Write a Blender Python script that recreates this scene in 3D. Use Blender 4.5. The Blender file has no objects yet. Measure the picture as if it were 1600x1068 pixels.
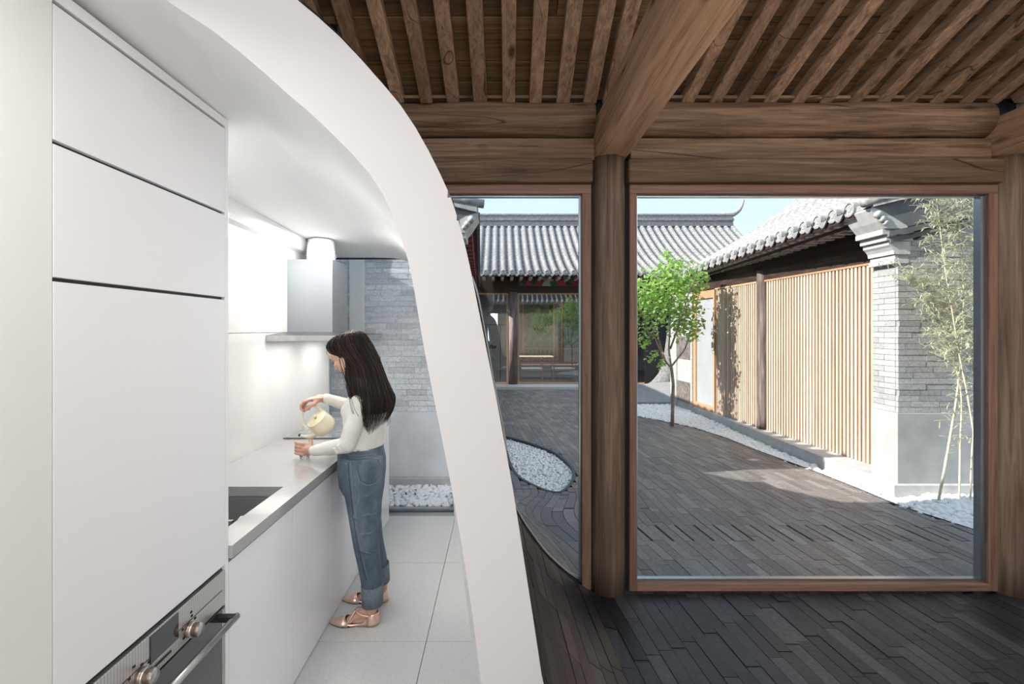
import bpy, bmesh, math, random
from mathutils import Vector, Matrix, Quaternion
import mathutils
R = random.Random(7)
C = bpy.context.scene.collection
sc = bpy.context.scene
PI = math.pi

# ---------------------------------------------------------------- camera, sky, sun, exposure
cam_d = bpy.data.cameras.new('camera'); cam = bpy.data.objects.new('camera', cam_d); C.objects.link(cam)
cam.location = (0, 0, 1.58); cam.rotation_euler = (PI/2, 0, 0)
cam_d.sensor_width = 36; cam_d.lens = 16.425; cam_d.shift_x = 0.0125; cam_d.shift_y = -0.0119
cam_d.clip_start = 0.05; cam_d.clip_end = 400
sc.camera = cam
sc.view_settings.view_transform = 'Standard'; sc.view_settings.look = 'None'
sc.view_settings.gamma = 1; sc.view_settings.use_curve_mapping = False
sc.view_settings.exposure = 0.12

w = bpy.data.worlds.new('sky'); sc.world = w; w.use_nodes = True
nt = w.node_tree; nt.nodes.clear()
wo = nt.nodes.new('ShaderNodeOutputWorld'); bg = nt.nodes.new('ShaderNodeBackground')
tc = nt.nodes.new('ShaderNodeTexCoord'); sep = nt.nodes.new('ShaderNodeSeparateXYZ'); cr = nt.nodes.new('ShaderNodeValToRGB')
nt.links.new(tc.outputs['Generated'], sep.inputs[0]); nt.links.new(sep.outputs['Z'], cr.inputs[0])
cr.color_ramp.elements[0].position = 0.0; cr.color_ramp.elements[0].color = (0.72, 0.82, 0.97, 1)
cr.color_ramp.elements[1].position = 0.55; cr.color_ramp.elements[1].color = (0.52, 0.68, 0.88, 1)
e = cr.color_ramp.elements.new(0.28); e.color = (0.54, 0.70, 0.93, 1)
nt.links.new(cr.outputs[0], bg.inputs[0]); bg.inputs[1].default_value = 1.28
nt.links.new(bg.outputs[0], wo.inputs[0])

SUN_DIR = Vector((1.0, 0.19, -0.655)).normalized()
sd = bpy.data.lights.new('sun', 'SUN'); sd.energy = 7.6; sd.angle = 0.009; sd.color = (1.0, 0.95, 0.88)
so = bpy.data.objects.new('sun', sd); C.objects.link(so)
so.rotation_euler = SUN_DIR.to_track_quat('-Z', 'Y').to_euler(); so.location = (-8, -1, 8)

def area(name, loc, rot, sx, sy, power, col=(1, 1, 1)):
    d = bpy.data.lights.new(name, 'AREA'); d.shape = 'RECTANGLE'; d.size = sx; d.size_y = sy; d.energy = power; d.color = col
    o = bpy.data.objects.new(name, d); C.objects.link(o); o.location = loc; o.rotation_euler = rot
    return o

# ---------------------------------------------------------------- helpers
WM = {}
def px(x, y, D): return Vector(((x-780)/730*D, D, 1.58-(y-515)/730*D))
def PX(x, D): return (x-780)/730*D
def PZ(y, D): return 1.58-(y-515)/730*D
def inview(p, m=25):
    if p[1] < 0.05: return False
    x = 780+p[0]/p[1]*730; y = 515-(p[2]-1.58)/p[1]*730
    return -m < x < 1600+m and -m < y < 1068+m
def lerp(a, b, t): return a+(b-a)*t
def sm(t): t = max(0, min(1, t)); return t*t*(3-2*t)
def interp(tab, x):
    if x <= tab[0][0]: return tab[0][1]
    for i in range(len(tab)-1):
        if x <= tab[i+1][0]:
            a, b = tab[i], tab[i+1]
            return a[1]+(b[1]-a[1])*(x-a[0])/max(1e-9, b[0]-a[0])
    return tab[-1][1]
def catmull(pts, n):
    pts = [Vector(p) for p in pts]; out = []
    P = [2*pts[0]-pts[1]]+pts+[2*pts[-1]-pts[-2]]
    for i in range(1, len(P)-2):
        for k in range(n):
            t = k/n; a, b, c, d = P[i-1], P[i], P[i+1], P[i+2]
            out.append(0.5*((2*b)+(c-a)*t+(2*a-5*b+4*c-d)*t*t+(3*b-a-3*c+d)*t*t*t))
    out.append(pts[-1]); return out

class MB:
    def __init__(s): s.v = []; s.f = []; s.sm = []; s.var = []
    def add(s, vs, fs, smooth=False, var=0.0):
        o = len(s.v); s.v += [tuple(v) for v in vs]; s.f += [tuple(i+o for i in f) for f in fs]
        s.sm += [smooth]*len(fs); s.var += [var]*len(fs); return s
    def box(s, x0, x1, y0, y1, z0, z1, M=None, var=0.0):
        vs = [Vector((x, y, z)) for z in (z0, z1) for y in (y0, y1) for x in (x0, x1)]
        if M: vs = [M @ v for v in vs]
        return s.add(vs, [(0, 2, 3, 1), (4, 5, 7, 6), (0, 1, 5, 4), (2, 6, 7, 3), (0, 4, 6, 2), (1, 3, 7, 5)], var=var)
    def bar(s, a, b, w, h, up=(0, 0, 1), var=0.0):
        a = Vector(a); b = Vector(b); d = (b-a).normalized(); u = Vector(up)
        sd_ = d.cross(u).normalized(); u2 = sd_.cross(d).normalized()
        vs = []
        for p in (a, b):
            for i, j in ((-1, -1), (1, -1), (1, 1), (-1, 1)): vs.append(p+sd_*i*w/2+u2*j*h/2)
        return s.add(vs, [(0, 1, 2, 3), (7, 6, 5, 4), (0, 4, 5, 1), (1, 5, 6, 2), (2, 6, 7, 3), (3, 7, 4, 0)], var=var)
    def loft(s, rings, closed=True, caps=True, smooth=True, var=0.0):
        n = len(rings[0]); vs = [p for r in rings for p in r]; fs = []
        for i in range(len(rings)-1):
            for j in range(n if closed else n-1):
                k = (j+1) % n; fs.append((i*n+j, i*n+k, (i+1)*n+k, (i+1)*n+j))
        if caps and closed:
            fs.append(tuple(range(n-1, -1, -1))); fs.append(tuple((len(rings)-1)*n+j for j in range(n)))
        return s.add(vs, fs, smooth, var)
    def tube(s, pts, r, n=10, smooth=True, flat=1.0, var=0.0):
        pts = [Vector(p) for p in pts]; rings = []; prev = None
        for i, p in enumerate(pts):
            d = (pts[min(i+1, len(pts)-1)]-pts[max(i-1, 0)]).normalized()
            if prev is None:
                a = Vector((0, 0, 1)) if abs(d.z) < 0.9 else Vector((1, 0, 0)); u = d.cross(a).normalized()
            else: u = (prev-d*prev.dot(d)).normalized()
            prev = u; v = d.cross(u); rr = r[i] if isinstance(r, (list, tuple)) else r
            rings.append([p+u*math.cos(2*PI*k/n)*rr+v*math.sin(2*PI*k/n)*rr*flat for k in range(n)])
        return s.loft(rings, smooth=smooth, var=var)
    def cyl(s, a, b, r0, r1=None, n=20, smooth=True):
        return s.tube([a, b], [r0, r0 if r1 is None else r1], n, smooth)
    def ell(s, c, rad, M=None, nu=16, nv=10):
        c = Vector(c); vs = []; fs = []
        for i in range(1, nv):
            for j in range(nu):
                a = PI*i/nv; b = 2*PI*j/nu
                v = Vector((rad[0]*math.sin(a)*math.cos(b), rad[1]*math.sin(a)*math.sin(b), rad[2]*math.cos(a)))
                vs.append(c+(M @ v if M else v))
        t = Vector((0, 0, rad[2])); vs.append(c+(M @ t if M else t)); vs.append(c-(M @ t if M else t))
        for i in range(nv-2):
            for j in range(nu):
                k = (j+1) % nu; fs.append((i*nu+j, (i+1)*nu+j, (i+1)*nu+k, i*nu+k))
        T = (nv-1)*nu
        for j in range(nu):
            k = (j+1) % nu; fs.append((T, j, k)); fs.append((T+1, (nv-2)*nu+k, (nv-2)*nu+j))
        return s.add(vs, fs, True)
    def chain(s, pts, rad, n=12, seg=2):
        P = [Vector(p) for p in pts]
        for i in range(len(P)-1):
            s.tube([lerp(P[i], P[i+1], k/seg) for k in range(seg+1)], [lerp(rad[i], rad[i+1], k/seg) for k in range(seg+1)], n)
        for p, r in zip(P, rad): s.ell(p, (r, r, r), nu=n, nv=8)
        return s
    def lathe(s, prof, M=None, n=28, smooth=True, var=0.0):
        rings = []
        for r, z in prof:
            ring = [Vector((r*math.cos(2*PI*k/n), r*math.sin(2*PI*k/n), z)) for k in range(n)]
            rings.append([M @ p for p in ring] if M else ring)
        return s.loft(rings, smooth=smooth, var=var)
    def xform(s, M): s.v = [tuple(M @ Vector(v)) for v in s.v]; return s
    def mesh(s, name):
        me = bpy.data.meshes.new(name); me.from_pydata(s.v, [], s.f)
        if any(s.sm): me.polygons.foreach_set('use_smooth', s.sm)
        if any(s.var):
            at = me.attributes.new('var', 'FLOAT', 'FACE'); at.data.foreach_set('value', s.var)
        me.update(); return me

def setup(o, parent=None, label=None, cat=None, group=None, kind=None):
    if label: o['label'] = label
    if cat: o['category'] = cat
    if group: o['group'] = group
    if kind: o['kind'] = kind
    if parent is not None:
        o.parent = parent; o.matrix_parent_inverse = WM.get(parent.name, Matrix()).inverted()
def link(name, me, m=None, parent=None, label=None, cat=None, group=None, kind=None, bevel=0, seg=2, autosm=False):
    if isinstance(me, MB): me = me.mesh(name)
    o = bpy.data.objects.new(name, me); C.objects.link(o)
    if m is not None and not me.materials: me.materials.append(m)
    setup(o, parent, label, cat, group, kind)
    if bevel:
        b = o.modifiers.new('bevel', 'BEVEL'); b.width = bevel; b.segments = seg; b.limit_method = 'ANGLE'; b.angle_limit = 0.6
    return o
def fixn(o):
    bm = bmesh.new(); bm.from_mesh(o.data); bmesh.ops.recalc_face_normals(bm, faces=bm.faces); bm.to_mesh(o.data); bm.free(); return o
def empty(name, loc, label=None, cat=None, group=None, kind=None, rz=0):
    o = bpy.data.objects.new(name, None); C.objects.link(o); o.location = loc; o.rotation_euler = (0, 0, rz); o.empty_display_size = 0.1
    WM[o.name] = Matrix.Translation(Vector(loc)) @ Matrix.Rotation(rz, 4, 'Z')
    setup(o, None, label, cat, group, kind); return o
def inst(name, me, parent, M):
    "a copy placed by world matrix M under parent"
    o = bpy.data.objects.new(name, me); C.objects.link(o)
    if parent is not None:
        o.parent = parent; o.matrix_parent_inverse = WM.get(parent.name, Matrix()).inverted()
    o.matrix_basis = M; return o
def remesh(mb, voxel, smooth=4, name='tmp', sf=0.5):
    me = mb.mesh(name); bm = bmesh.new(); bm.from_mesh(me); bmesh.ops.recalc_face_normals(bm, faces=bm.faces); bm.to_mesh(me); bm.free()
    o = bpy.data.objects.new(name, me); C.objects.link(o)
    r = o.modifiers.new('r', 'REMESH'); r.mode = 'VOXEL'; r.voxel_size = voxel; r.use_smooth_shade = True
    if smooth:
        s_ = o.modifiers.new('s', 'SMOOTH'); s_.iterations = smooth; s_.factor = sf
    dg = bpy.context.evaluated_depsgraph_get(); ev = o.evaluated_get(dg)
    out = bpy.data.meshes.new_from_object(ev); out.name = name
    bpy.data.objects.remove(o)
    out.polygons.foreach_set('use_smooth', [True]*len(out.polygons)); return out

# ---------------------------------------------------------------- materials
def mat(name):
    m = bpy.data.materials.new(name); m.use_nodes = True; n = m.node_tree
    b = n.nodes['Principled BSDF']; return m, n, b
def S(b, **k):
    for a, v in k.items():
        a = {'col': 'Base Color', 'rough': 'Roughness', 'metal': 'Metallic', 'spec': 'Specular IOR Level', 'coat': 'Coat Weight', 'sheen': 'Sheen Weight', 'sss': 'Subsurface Weight'}.get(a, a)
        b.inputs[a].default_value = (*v, 1) if isinstance(v, tuple) and len(v) == 3 else v
def nd(n, t, **k):
    x = n.nodes.new('ShaderNode'+t)
    for a, v in k.items(): setattr(x, a, v)
    return x
def mixc(n, fac, a, b, blend='MIX'):
    x = nd(n, 'Mix', data_type='RGBA', blend_type=blend)
    for s_, v in ((0, fac), (6, a), (7, b)):
        if hasattr(v, 'is_linked') or isinstance(v, bpy.types.NodeSocket): n.links.new(v, x.inputs[s_])
        else: x.inputs[s_].default_value = (*v, 1) if isinstance(v, tuple) else v
    return x.outputs[2]
def ramp(n, f, stops):
    r = nd(n, 'ValToRGB'); n.links.new(f, r.inputs[0]); el = r.color_ramp.elements
    while len(el) < len(stops): el.new(0.5)
    for e_, (p, c) in zip(el, stops):
        e_.position = p; e_.color = (*c, 1) if isinstance(c, tuple) else (c, c, c, 1)
    return r.outputs[0]
def coords(n, scale=(1, 1, 1), rnd=False, kind='Object'):
    t = nd(n, 'TexCoord'); mp = nd(n, 'Mapping'); mp.inputs['Scale'].default_value = scale; n.links.new(t.outputs[kind], mp.inputs[0])
    if rnd:
        oi = nd(n, 'ObjectInfo'); mm = nd(n, 'Math', operation='MULTIPLY'); mm.inputs[1].default_value = 37.0
        n.links.new(oi.outputs['Random'], mm.inputs[0]); cx = nd(n, 'CombineXYZ')
        for i in range(3): n.links.new(mm.outputs[0], cx.inputs[i])
        ad = nd(n, 'VectorMath', operation='ADD'); n.links.new(mp.outputs[0], ad.inputs[0]); n.links.new(cx.outputs[0], ad.inputs[1]); return ad.outputs[0]
    return mp.outputs[0]
def noise(n, v, scale=5, detail=3, rough=0.5, dist=0.0):
    x = nd(n, 'TexNoise'); x.inputs['Scale'].default_value = scale; x.inputs['Detail'].default_value = detail
    x.inputs['Roughness'].default_value = rough; x.inputs['Distortion'].default_value = dist
    n.links.new(v, x.inputs['Vector']); return x.outputs['Fac']
def bump(n, b, h, strength=0.3, dist=0.01):
    x = nd(n, 'Bump'); x.inputs['Strength'].default_value = strength; x.inputs['Distance'].default_value = dist
    n.links.new(h, x.inputs['Height']); n.links.new(x.outputs[0], b.inputs['Normal'])
def plain(name, col, rough=0.5, metal=0.0, nz=0.0, scale=20, bmp=0.0, **k):
    m, n, b = mat(name); S(b, col=col, rough=rough, metal=metal, **k)
    v = coords(n); f = noise(n, v, scale, 4)
    lo = tuple(c*(1-nz) for c in col); hi = tuple(min(1, c*(1+nz)) for c in col)
    n.links.new(ramp(n, f, [(0.3, lo), (0.7, hi)]), b.inputs['Base Color'])
    if bmp: bump(n, b, f, bmp, 0.005)
    return m
def varval(n):
    "per-piece random value: object random plus the face attribute of joined pieces"
    oi = nd(n, 'ObjectInfo'); at = nd(n, 'Attribute', attribute_name='var'); ad = nd(n, 'Math', operation='ADD'); fr = nd(n, 'Math', operation='FRACT')
    n.links.new(oi.outputs['Random'], ad.inputs[0]); n.links.new(at.outputs['Fac'], ad.inputs[1]); n.links.new(ad.outputs[0], fr.inputs[0]); return fr.outputs[0]

def wood(name, axis, dark, mid, light, rough=0.6, gs=1.0, knots=True, rnd=False, spread=1.0, spec=0.3):
    m, n, b = mat(name); S(b, rough=rough, spec=spec)
    k = [22*gs]*3; k[axis] = 1.1*gs
    v = coords(n, tuple(k), rnd); g = noise(n, v, 1.6, 5, 0.6, 0.6)
    k2 = [3.0]*3; k2[axis] = 0.5
    v2 = coords(n, tuple(k2), rnd); big = noise(n, v2, 1.5, 3)
    c = ramp(n, g, [(0.28, dark), (0.5, mid), (0.72, light)])
    c = mixc(n, ramp(n, big, [(0.35, 0.0), (0.7, 0.75*spread)]), c, tuple(x*0.55 for x in mid))
    k3 = [90.0]*3; k3[axis] = 2.0
    fine = noise(n, coords(n, tuple(k3), rnd), 1.0, 3, 0.7)
    c = mixc(n, ramp(n, fine, [(0.30, 0.55), (0.45, 0.0)]), c, tuple(x*0.45 for x in dark))
    h = g
    if knots:
        kk = [9.0]*3; kk[axis] = 3.6
        vo = nd(n, 'TexVoronoi'); vo.inputs['Scale'].default_value = 0.55; n.links.new(coords(n, tuple(kk), rnd), vo.inputs['Vector'])
        c = mixc(n, ramp(n, vo.outputs['Distance'], [(0.05, 0.9), (0.14, 0.0)]), c, tuple(x*0.3 for x in dark))
        # long drying cracks
        kc = [4.0]*3; kc[axis] = 0.22
        cn = noise(n, coords(n, tuple(kc), rnd), 1.1, 1, 0.4, 0.0)
        c = mixc(n, ramp(n, cn, [(0.497, 0.0), (0.5, 0.85), (0.503, 0.0)]), c, tuple(x*0.15 for x in dark))
    vv = varval(n)
    hsv = nd(n, 'HueSaturation'); n.links.new(c, hsv.inputs['Color'])
    mr = nd(n, 'MapRange'); n.links.new(vv, mr.inputs[0]); mr.inputs[3].default_value = 0.78; mr.inputs[4].default_value = 1.25
    n.links.new(mr.outputs[0], hsv.inputs['Value'])
    n.links.new(hsv.outputs[0], b.inputs['Base Color']); bump(n, b, fine, 0.35, 0.004); return m

WD, WMd, WL = (0.065, 0.037, 0.021), (0.205, 0.123, 0.071), (0.36, 0.228, 0.138)
wood_x = wood('aged_timber_x', 0, WD, WMd, WL)
wood_y = wood('aged_timber_y', 1, (0.13, 0.075, 0.045), (0.34, 0.21, 0.135), (0.50, 0.33, 0.22), rnd=True)
wood_beam = wood('aged_beam_timber', 1, (0.28, 0.16, 0.09), (0.58, 0.36, 0.22), (0.74, 0.50, 0.33))
wood_z = wood('aged_timber_z', 2, (0.09, 0.06, 0.042), (0.25, 0.17, 0.12), (0.42, 0.31, 0.24), knots=False)
wood_plank = wood('ceiling_board_timber', 0, (0.055, 0.030, 0.015), (0.15, 0.088, 0.044), (0.23, 0.14, 0.073), rnd=True, gs=0.8)
wood_frame = wood('window_frame_timber', 2, (0.16, 0.085, 0.058), (0.27, 0.155, 0.108), (0.36, 0.22, 0.16), knots=False, spread=0.4)
wood_frame_x = wood('window_rail_timber', 0, (0.16, 0.085, 0.058), (0.27, 0.155, 0.108), (0.36, 0.22, 0.16), knots=False, spread=0.4)
wood_slat = wood('pale_slat_timber', 2, (0.56, 0.42, 0.32), (0.63, 0.485, 0.375), (0.69, 0.545, 0.43), knots=False, spread=0.15, rnd=True)
wood_door = wood('pale_door_timber', 2, (0.42, 0.24, 0.13), (0.52, 0.31, 0.18), (0.60, 0.38, 0.24), knots=False, spread=0.2)
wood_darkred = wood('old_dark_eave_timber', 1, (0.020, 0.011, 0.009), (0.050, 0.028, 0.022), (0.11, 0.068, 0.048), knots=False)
wood_post = wood('weathered_post_timber', 2, (0.06, 0.04, 0.035), (0.22, 0.17, 0.15), (0.42, 0.36, 0.33), knots=False)
wood_chair = plain('chair_timber', (0.42, 0.25, 0.16), 0.5, nz=0.2)

white_shell = plain('white_plaster', (0.70, 0.685, 0.69), 0.85, nz=0.015, scale=3, bmp=0.05)
white_ceil = plain('white_ceiling_paint', (0.82, 0.83, 0.84), 0.8, nz=0.01, scale=3)
white_wall = plain('warm_white_paint', (0.80, 0.81, 0.79), 0.6, nz=0.01, scale=3)
cab = plain('white_lacquer', (0.85, 0.86, 0.89), 0.26, nz=0.005, scale=2, coat=0.3)
steel = plain('brushed_steel', (0.55, 0.55, 0.54), 0.32, 1.0, nz=0.08, scale=30)
steel_dk = plain('dark_steel', (0.16, 0.16, 0.165), 0.3, 1.0, nz=0.08, scale=30)
hoodm = plain('hood_grey_enamel', (0.30, 0.325, 0.345), 0.35, 0.6, nz=0.02, scale=4)
blackm = plain('matt_black', (0.012, 0.012, 0.013), 0.5, nz=0.1)
blackgl = plain('black_glass', (0.02, 0.021, 0.023), 0.06, nz=0.1, coat=1.0)
hobgl = plain('grey_hob_glass', (0.24, 0.26, 0.28), 0.08, nz=0.05, coat=0.6)
duct_m = plain('white_duct_plastic', (0.8, 0.8, 0.79), 0.5, nz=0.02)
alu = plain('grey_aluminium_bead', (0.42, 0.47, 0.50), 0.28, 0.9, nz=0.05)
gap_m = plain('dark_gap_strip', (0.012, 0.011, 0.011), 0.8, nz=0.1)  # near-black fill, shade put into the colour for the gaps beside the columns
plinth_m = plain('grey_stone_kerb', (0.50, 0.50, 0.49), 0.8, nz=0.12, scale=9, bmp=0.2)
dado_m = plain('smooth_grey_brick_dado', (0.43, 0.43, 0.42), 0.85, nz=0.13, scale=5, bmp=0.2)
soil = plain('dark_bedding', (0.02, 0.02, 0.02), 0.95, nz=0.3)
tile_m = plain('grey_roof_clay', (0.34, 0.335, 0.325), 0.9, nz=0.35, scale=18, bmp=0.5)
tile_dk = plain('dark_roof_clay', (0.24, 0.24, 0.238), 0.9, nz=0.35, scale=14, bmp=0.5)
gable_m = plain('dark_gable_render', (0.14, 0.15, 0.16), 0.85, nz=0.35, scale=3, bmp=0.2)
corbel_m = plain('carved_grey_brick', (0.52, 0.52, 0.51), 0.85, nz=0.12, scale=14, bmp=0.3)
redpaint = plain('faded_red_paint', (0.33, 0.035, 0.03), 0.6, nz=0.4, scale=12)
pebble_m = plain('white_pebble_stone', (0.93, 0.93, 0.92), 0.6, nz=0.04, scale=8)
bark = plain('pale_bark', (0.30, 0.24, 0.19), 0.9, nz=0.3, scale=30, bmp=0.4)
bambm = plain('bamboo_culm', (0.62, 0.58, 0.42), 0.5, nz=0.25, scale=12)
metal_rose = plain('rose_gold_leather', (0.82, 0.57, 0.47), 0.3, 0.8, nz=0.08)

def leafmat(name, c1, c2):
    m, n, b = mat(name); S(b, rough=0.35); v = varval(n)
    n.links.new(ramp(n, v, [(0.0, c1), (1.0, c2)]), b.inputs['Base Color'])
    tr = nd(n, 'BsdfTranslucent'); tr.inputs[0].default_value = (*[min(1, x*1.6) for x in c2], 1)
    mx = nd(n, 'MixShader'); mx.inputs[0].default_value = 0.4
    n.links.new(b.outputs[0], mx.inputs[1]); n.links.new(tr.outputs[0], mx.inputs[2]); n.links.new(mx.outputs[0], n.nodes['Material Output'].inputs[0]); return m
leaf_m = leafmat('tree_leaf', (0.08, 0.24, 0.04), (0.42, 0.60, 0.17))
bleaf_m = leafmat('bamboo_leaf', (0.28, 0.36, 0.14), (0.74, 0.70, 0.52))

def brickmat(name, stops, rough, tint, tint_amt, bmp=0.5, spec=0.5, blot=3.0):
    m, n, b = mat(name); S(b, rough=rough, spec=spec)
    vv = varval(n); c = ramp(n, vv, stops)
    t = nd(n, 'NewGeometry'); f = noise(n, t.outputs['Position'], blot, 5, 0.65)
    c = mixc(n, ramp(n, f, [(0.42, 0.0), (0.75, tint_amt)]), c, tint)
    f2 = noise(n, t.outputs['Position'], 45, 4, 0.7)
    c = mixc(n, ramp(n, f2, [(0.35, 0.45), (0.6, 0.0)]), c, tuple(x*0.45 for x in stops[0][1]))
    n.links.new(c, b.inputs['Base Color'])
    n.links.new(ramp(n, f, [(0.3, max(0, rough-0.14)), (0.7, min(1, rough+0.16))]), b.inputs['Roughness'])
    bump(n, b, f2, bmp, 0.006); return m
floor_brick = brickmat('dark_floor_brick', [(0, (0.016, 0.017, 0.019)), (0.5, (0.030, 0.031, 0.034)), (0.85, (0.060, 0.062, 0.068)), (1, (0.10, 0.10, 0.105))], 0.42, (0.10, 0.10, 0.105), 0.35)
yard_brick = brickmat('grey_paving_brick', [(0, (0.15, 0.145, 0.143)), (0.5, (0.215, 0.206, 0.20)), (0.85, (0.27, 0.258, 0.247)), (1, (0.33, 0.315, 0.30))], 0.5, (0.34, 0.265, 0.21), 0.55, spec=0.4, blot=1.1)
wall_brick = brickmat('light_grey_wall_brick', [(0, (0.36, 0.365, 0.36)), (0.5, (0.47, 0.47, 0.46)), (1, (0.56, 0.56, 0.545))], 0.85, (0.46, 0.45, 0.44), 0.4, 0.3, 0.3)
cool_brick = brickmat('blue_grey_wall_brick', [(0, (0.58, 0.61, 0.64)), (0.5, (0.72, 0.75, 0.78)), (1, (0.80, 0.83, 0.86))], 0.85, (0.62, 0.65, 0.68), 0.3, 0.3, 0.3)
shell_brick = brickmat('curved_wall_brick', [(0, (0.04, 0.033, 0.032)), (0.5, (0.075, 0.060, 0.055)), (1, (0.14, 0.11, 0.10))], 0.5, (0.15, 0.105, 0.085), 0.5)

def terrazzo(name, base, chip, rough, s1=160, amt=0.35, coat=0.0):
    m, n, b = mat(name); S(b, rough=rough, coat=coat)
    t = nd(n, 'NewGeometry'); c = None
    vo = nd(n, 'TexVoronoi'); vo.inputs['Scale'].default_value = s1; n.links.new(t.outputs['Position'], vo.inputs['Vector'])
    k = nd(n, 'TexWhiteNoise'); n.links.new(vo.outputs['Position'], k.inputs[0])
    f = ramp(n, k.outputs['Value'], [(0.80, 0.0), (0.86, amt)])
    big = noise(n, t.outputs['Position'], 2.0, 3)
    c = mixc(n, f, base, chip); c = mixc(n, ramp(n, big, [(0.3, 0.0), (0.75, 0.12)]), c, tuple(x*0.8 for x in base))
    n.links.new(c, b.inputs['Base Color']); return m
tile_floor = terrazzo('terrazzo_floor_tile', (0.60, 0.61, 0.60), (0.22, 0.23, 0.23), 0.38, 420, 0.30)
quartz = terrazzo('grey_quartz_worktop', (0.37, 0.37, 0.365), (0.2, 0.2, 0.2), 0.14, 600, 0.3, coat=0.5)
splash = terrazzo('polished_white_stone', (0.70, 0.70, 0.69), (0.45, 0.45, 0.45), 0.10, 520, 0.22, coat=0.6)

def glassmat(name, refl=0.06, tint=(0.97, 0.985, 0.98)):
    m, n, b = mat(name); n.nodes.remove(b)
    tr = nd(n, 'BsdfTransparent'); tr.inputs[0].default_value = (*tint, 1); gl = nd(n, 'BsdfGlossy'); gl.inputs['Roughness'].default_value = 0.0
    fr = nd(n, 'LayerWeight'); fr.inputs['Blend'].default_value = 0.12
    mr = nd(n, 'MapRange'); n.links.new(fr.outputs['Fresnel'], mr.inputs[0]); mr.inputs[3].default_value = refl; mr.inputs[4].default_value = 0.9
    mx = nd(n, 'MixShader'); n.links.new(mr.outputs[0], mx.inputs[0]); n.links.new(tr.outputs[0], mx.inputs[1]); n.links.new(gl.outputs[0], mx.inputs[2])
    n.links.new(mx.outputs[0], n.nodes['Material Output'].inputs[0]); return m
glass = glassmat('clear_window_glass', 0.0, (0.98, 0.985, 0.98))
glass_far = glassmat('reflective_window_glass', 0.26, (0.8, 0.83, 0.83))
def emis(name, col, st):
    m, n, b = mat(name); S(b, col=(0, 0, 0)); b.inputs['Emission Color'].default_value = (*col, 1); b.inputs['Emission Strength'].default_value = st; return m
# ================================================================ large structure
# --- section of the curved wall: window plane (D=2.8) and arch edge
PW = [(0.60, 0.0), (0.518, 0.035), (0.422, 0.096), (0.345, 0.161), (0.268, 0.238), (0.192, 0.341), (0.134, 0.429), (0.077, 0.544), (0.05, 0.717), (0.023, 0.947),
      (-0.038, 1.254), (-0.107, 1.638), (-0.158, 1.86), (-0.25, 2.03), (-0.38, 2.18), (-0.52, 2.30), (-0.66, 2.39)]
pwv = catmull([(x, z, 0) for x, z in PW], 6)
ARC = [0.0]
for i in range(1, len(pwv)): ARC.append(ARC[-1]+(pwv[i]-pwv[i-1]).length)
def prof(s):
    if s >= 0: return 0.6+s, 0.0
    a = -s
    if a >= ARC[-1]: a = ARC[-1]
    for i in range(len(ARC)-1):
        if a <= ARC[i+1]:
            t = (a-ARC[i])/(ARC[i+1]-ARC[i]); p = lerp(pwv[i], pwv[i+1], t); return p.x, p.y
    return pwv[-1].x, pwv[-1].y
XWZ = sorted([(p.y, p.x) for p in pwv])
def plane_d(x): return 1.4/(1-0.54*(x-780)/730)
OUT = [(410, -44), (465, 0), (505, 33), (540, 66), (571, 100), (600, 133), (625, 163), (648, 197), (668, 232), (686, 268), (702, 301), (715, 340), (724, 372), (733, 410), (742, 455), (752, 505), (764, 565), (776, 625), (788, 690), (800, 755), (812, 830), (822, 895), (833, 965), (845, 1045), (849, 1075)]
INN = [(185, -52), (258, 0), (330, 46), (395, 97), (440, 139), (480, 172), (520, 210), (550, 240), (575, 268), (597, 300), (613, 336), (627, 372), (637, 404), (646, 445), (655, 500), (664, 552), (676, 612), (688, 672), (702, 742), (715, 815), (726, 880), (738, 960), (748, 1035), (752, 1068)]
def p3(p): return px(p[0], p[1], plane_d(p[0]))
outw = [p3(p) for p in OUT]; innw = [p3(p) for p in INN]
outw += [Vector((0.19, 1.50, 0.34)), Vector((0.27, 1.54, 0.238)), Vector((0.345, 1.58, 0.161)), Vector((0.43, 1.62, 0.09)), Vector((0.52, 1.66, 0.035)), Vector((0.6, 1.68, -0.02))]
innw += [Vector((-0.03, 1.385, 0.40)), Vector((-0.01, 1.395, 0.25)), Vector((0.0, 1.40, 0.12)), Vector((0.01, 1.405, -0.02))]
XBZ = sorted([(p.z, p.x) for p in outw]); YBZ = sorted([(p.z, p.y) for p in outw])
def resample(P, n):
    L = [0]
    for i in range(1, len(P)): L.append(L[-1]+(P[i]-P[i-1]).length)
    out = []
    for k in range(n):
        a = L[-1]*k/(n-1)
        for i in range(len(L)-1):
            if a <= L[i+1]+1e-9: out.append(lerp(P[i], P[i+1], (a-L[i])/(L[i+1]-L[i]))); break
    return out
SKEW = -0.08
def surf(s, Y):
    X, Z = prof(s)
    if Y <= 2.8:
        t = (2.8-Y)/1.4
        if Z > 0.001: X += (interp(XBZ, Z)-interp(XWZ, Z))*min(1.25, t)
        return Vector((X, Y, Z))
    sh = -0.40*sm((Y-2.8)/1.8)*math.exp(-max(s, 0)/0.5)
    g = sm((Y-3.7)/0.9)
    p = Vector((X+sh, Y, Z)); q = Vector((0.6+s, Y, 0))
    if s > -1.1: p = lerp(p, q, g)
    return p
def bsurf(s, Y, off=0.0):
    p = surf(s, Y)
    if off:
        a = surf(s+0.01, Y)-surf(s-0.01, Y); b_ = surf(s, Y+0.01)-surf(s, Y-0.01)
        p = p+a.cross(b_).normalized()*off
    return p

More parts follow.
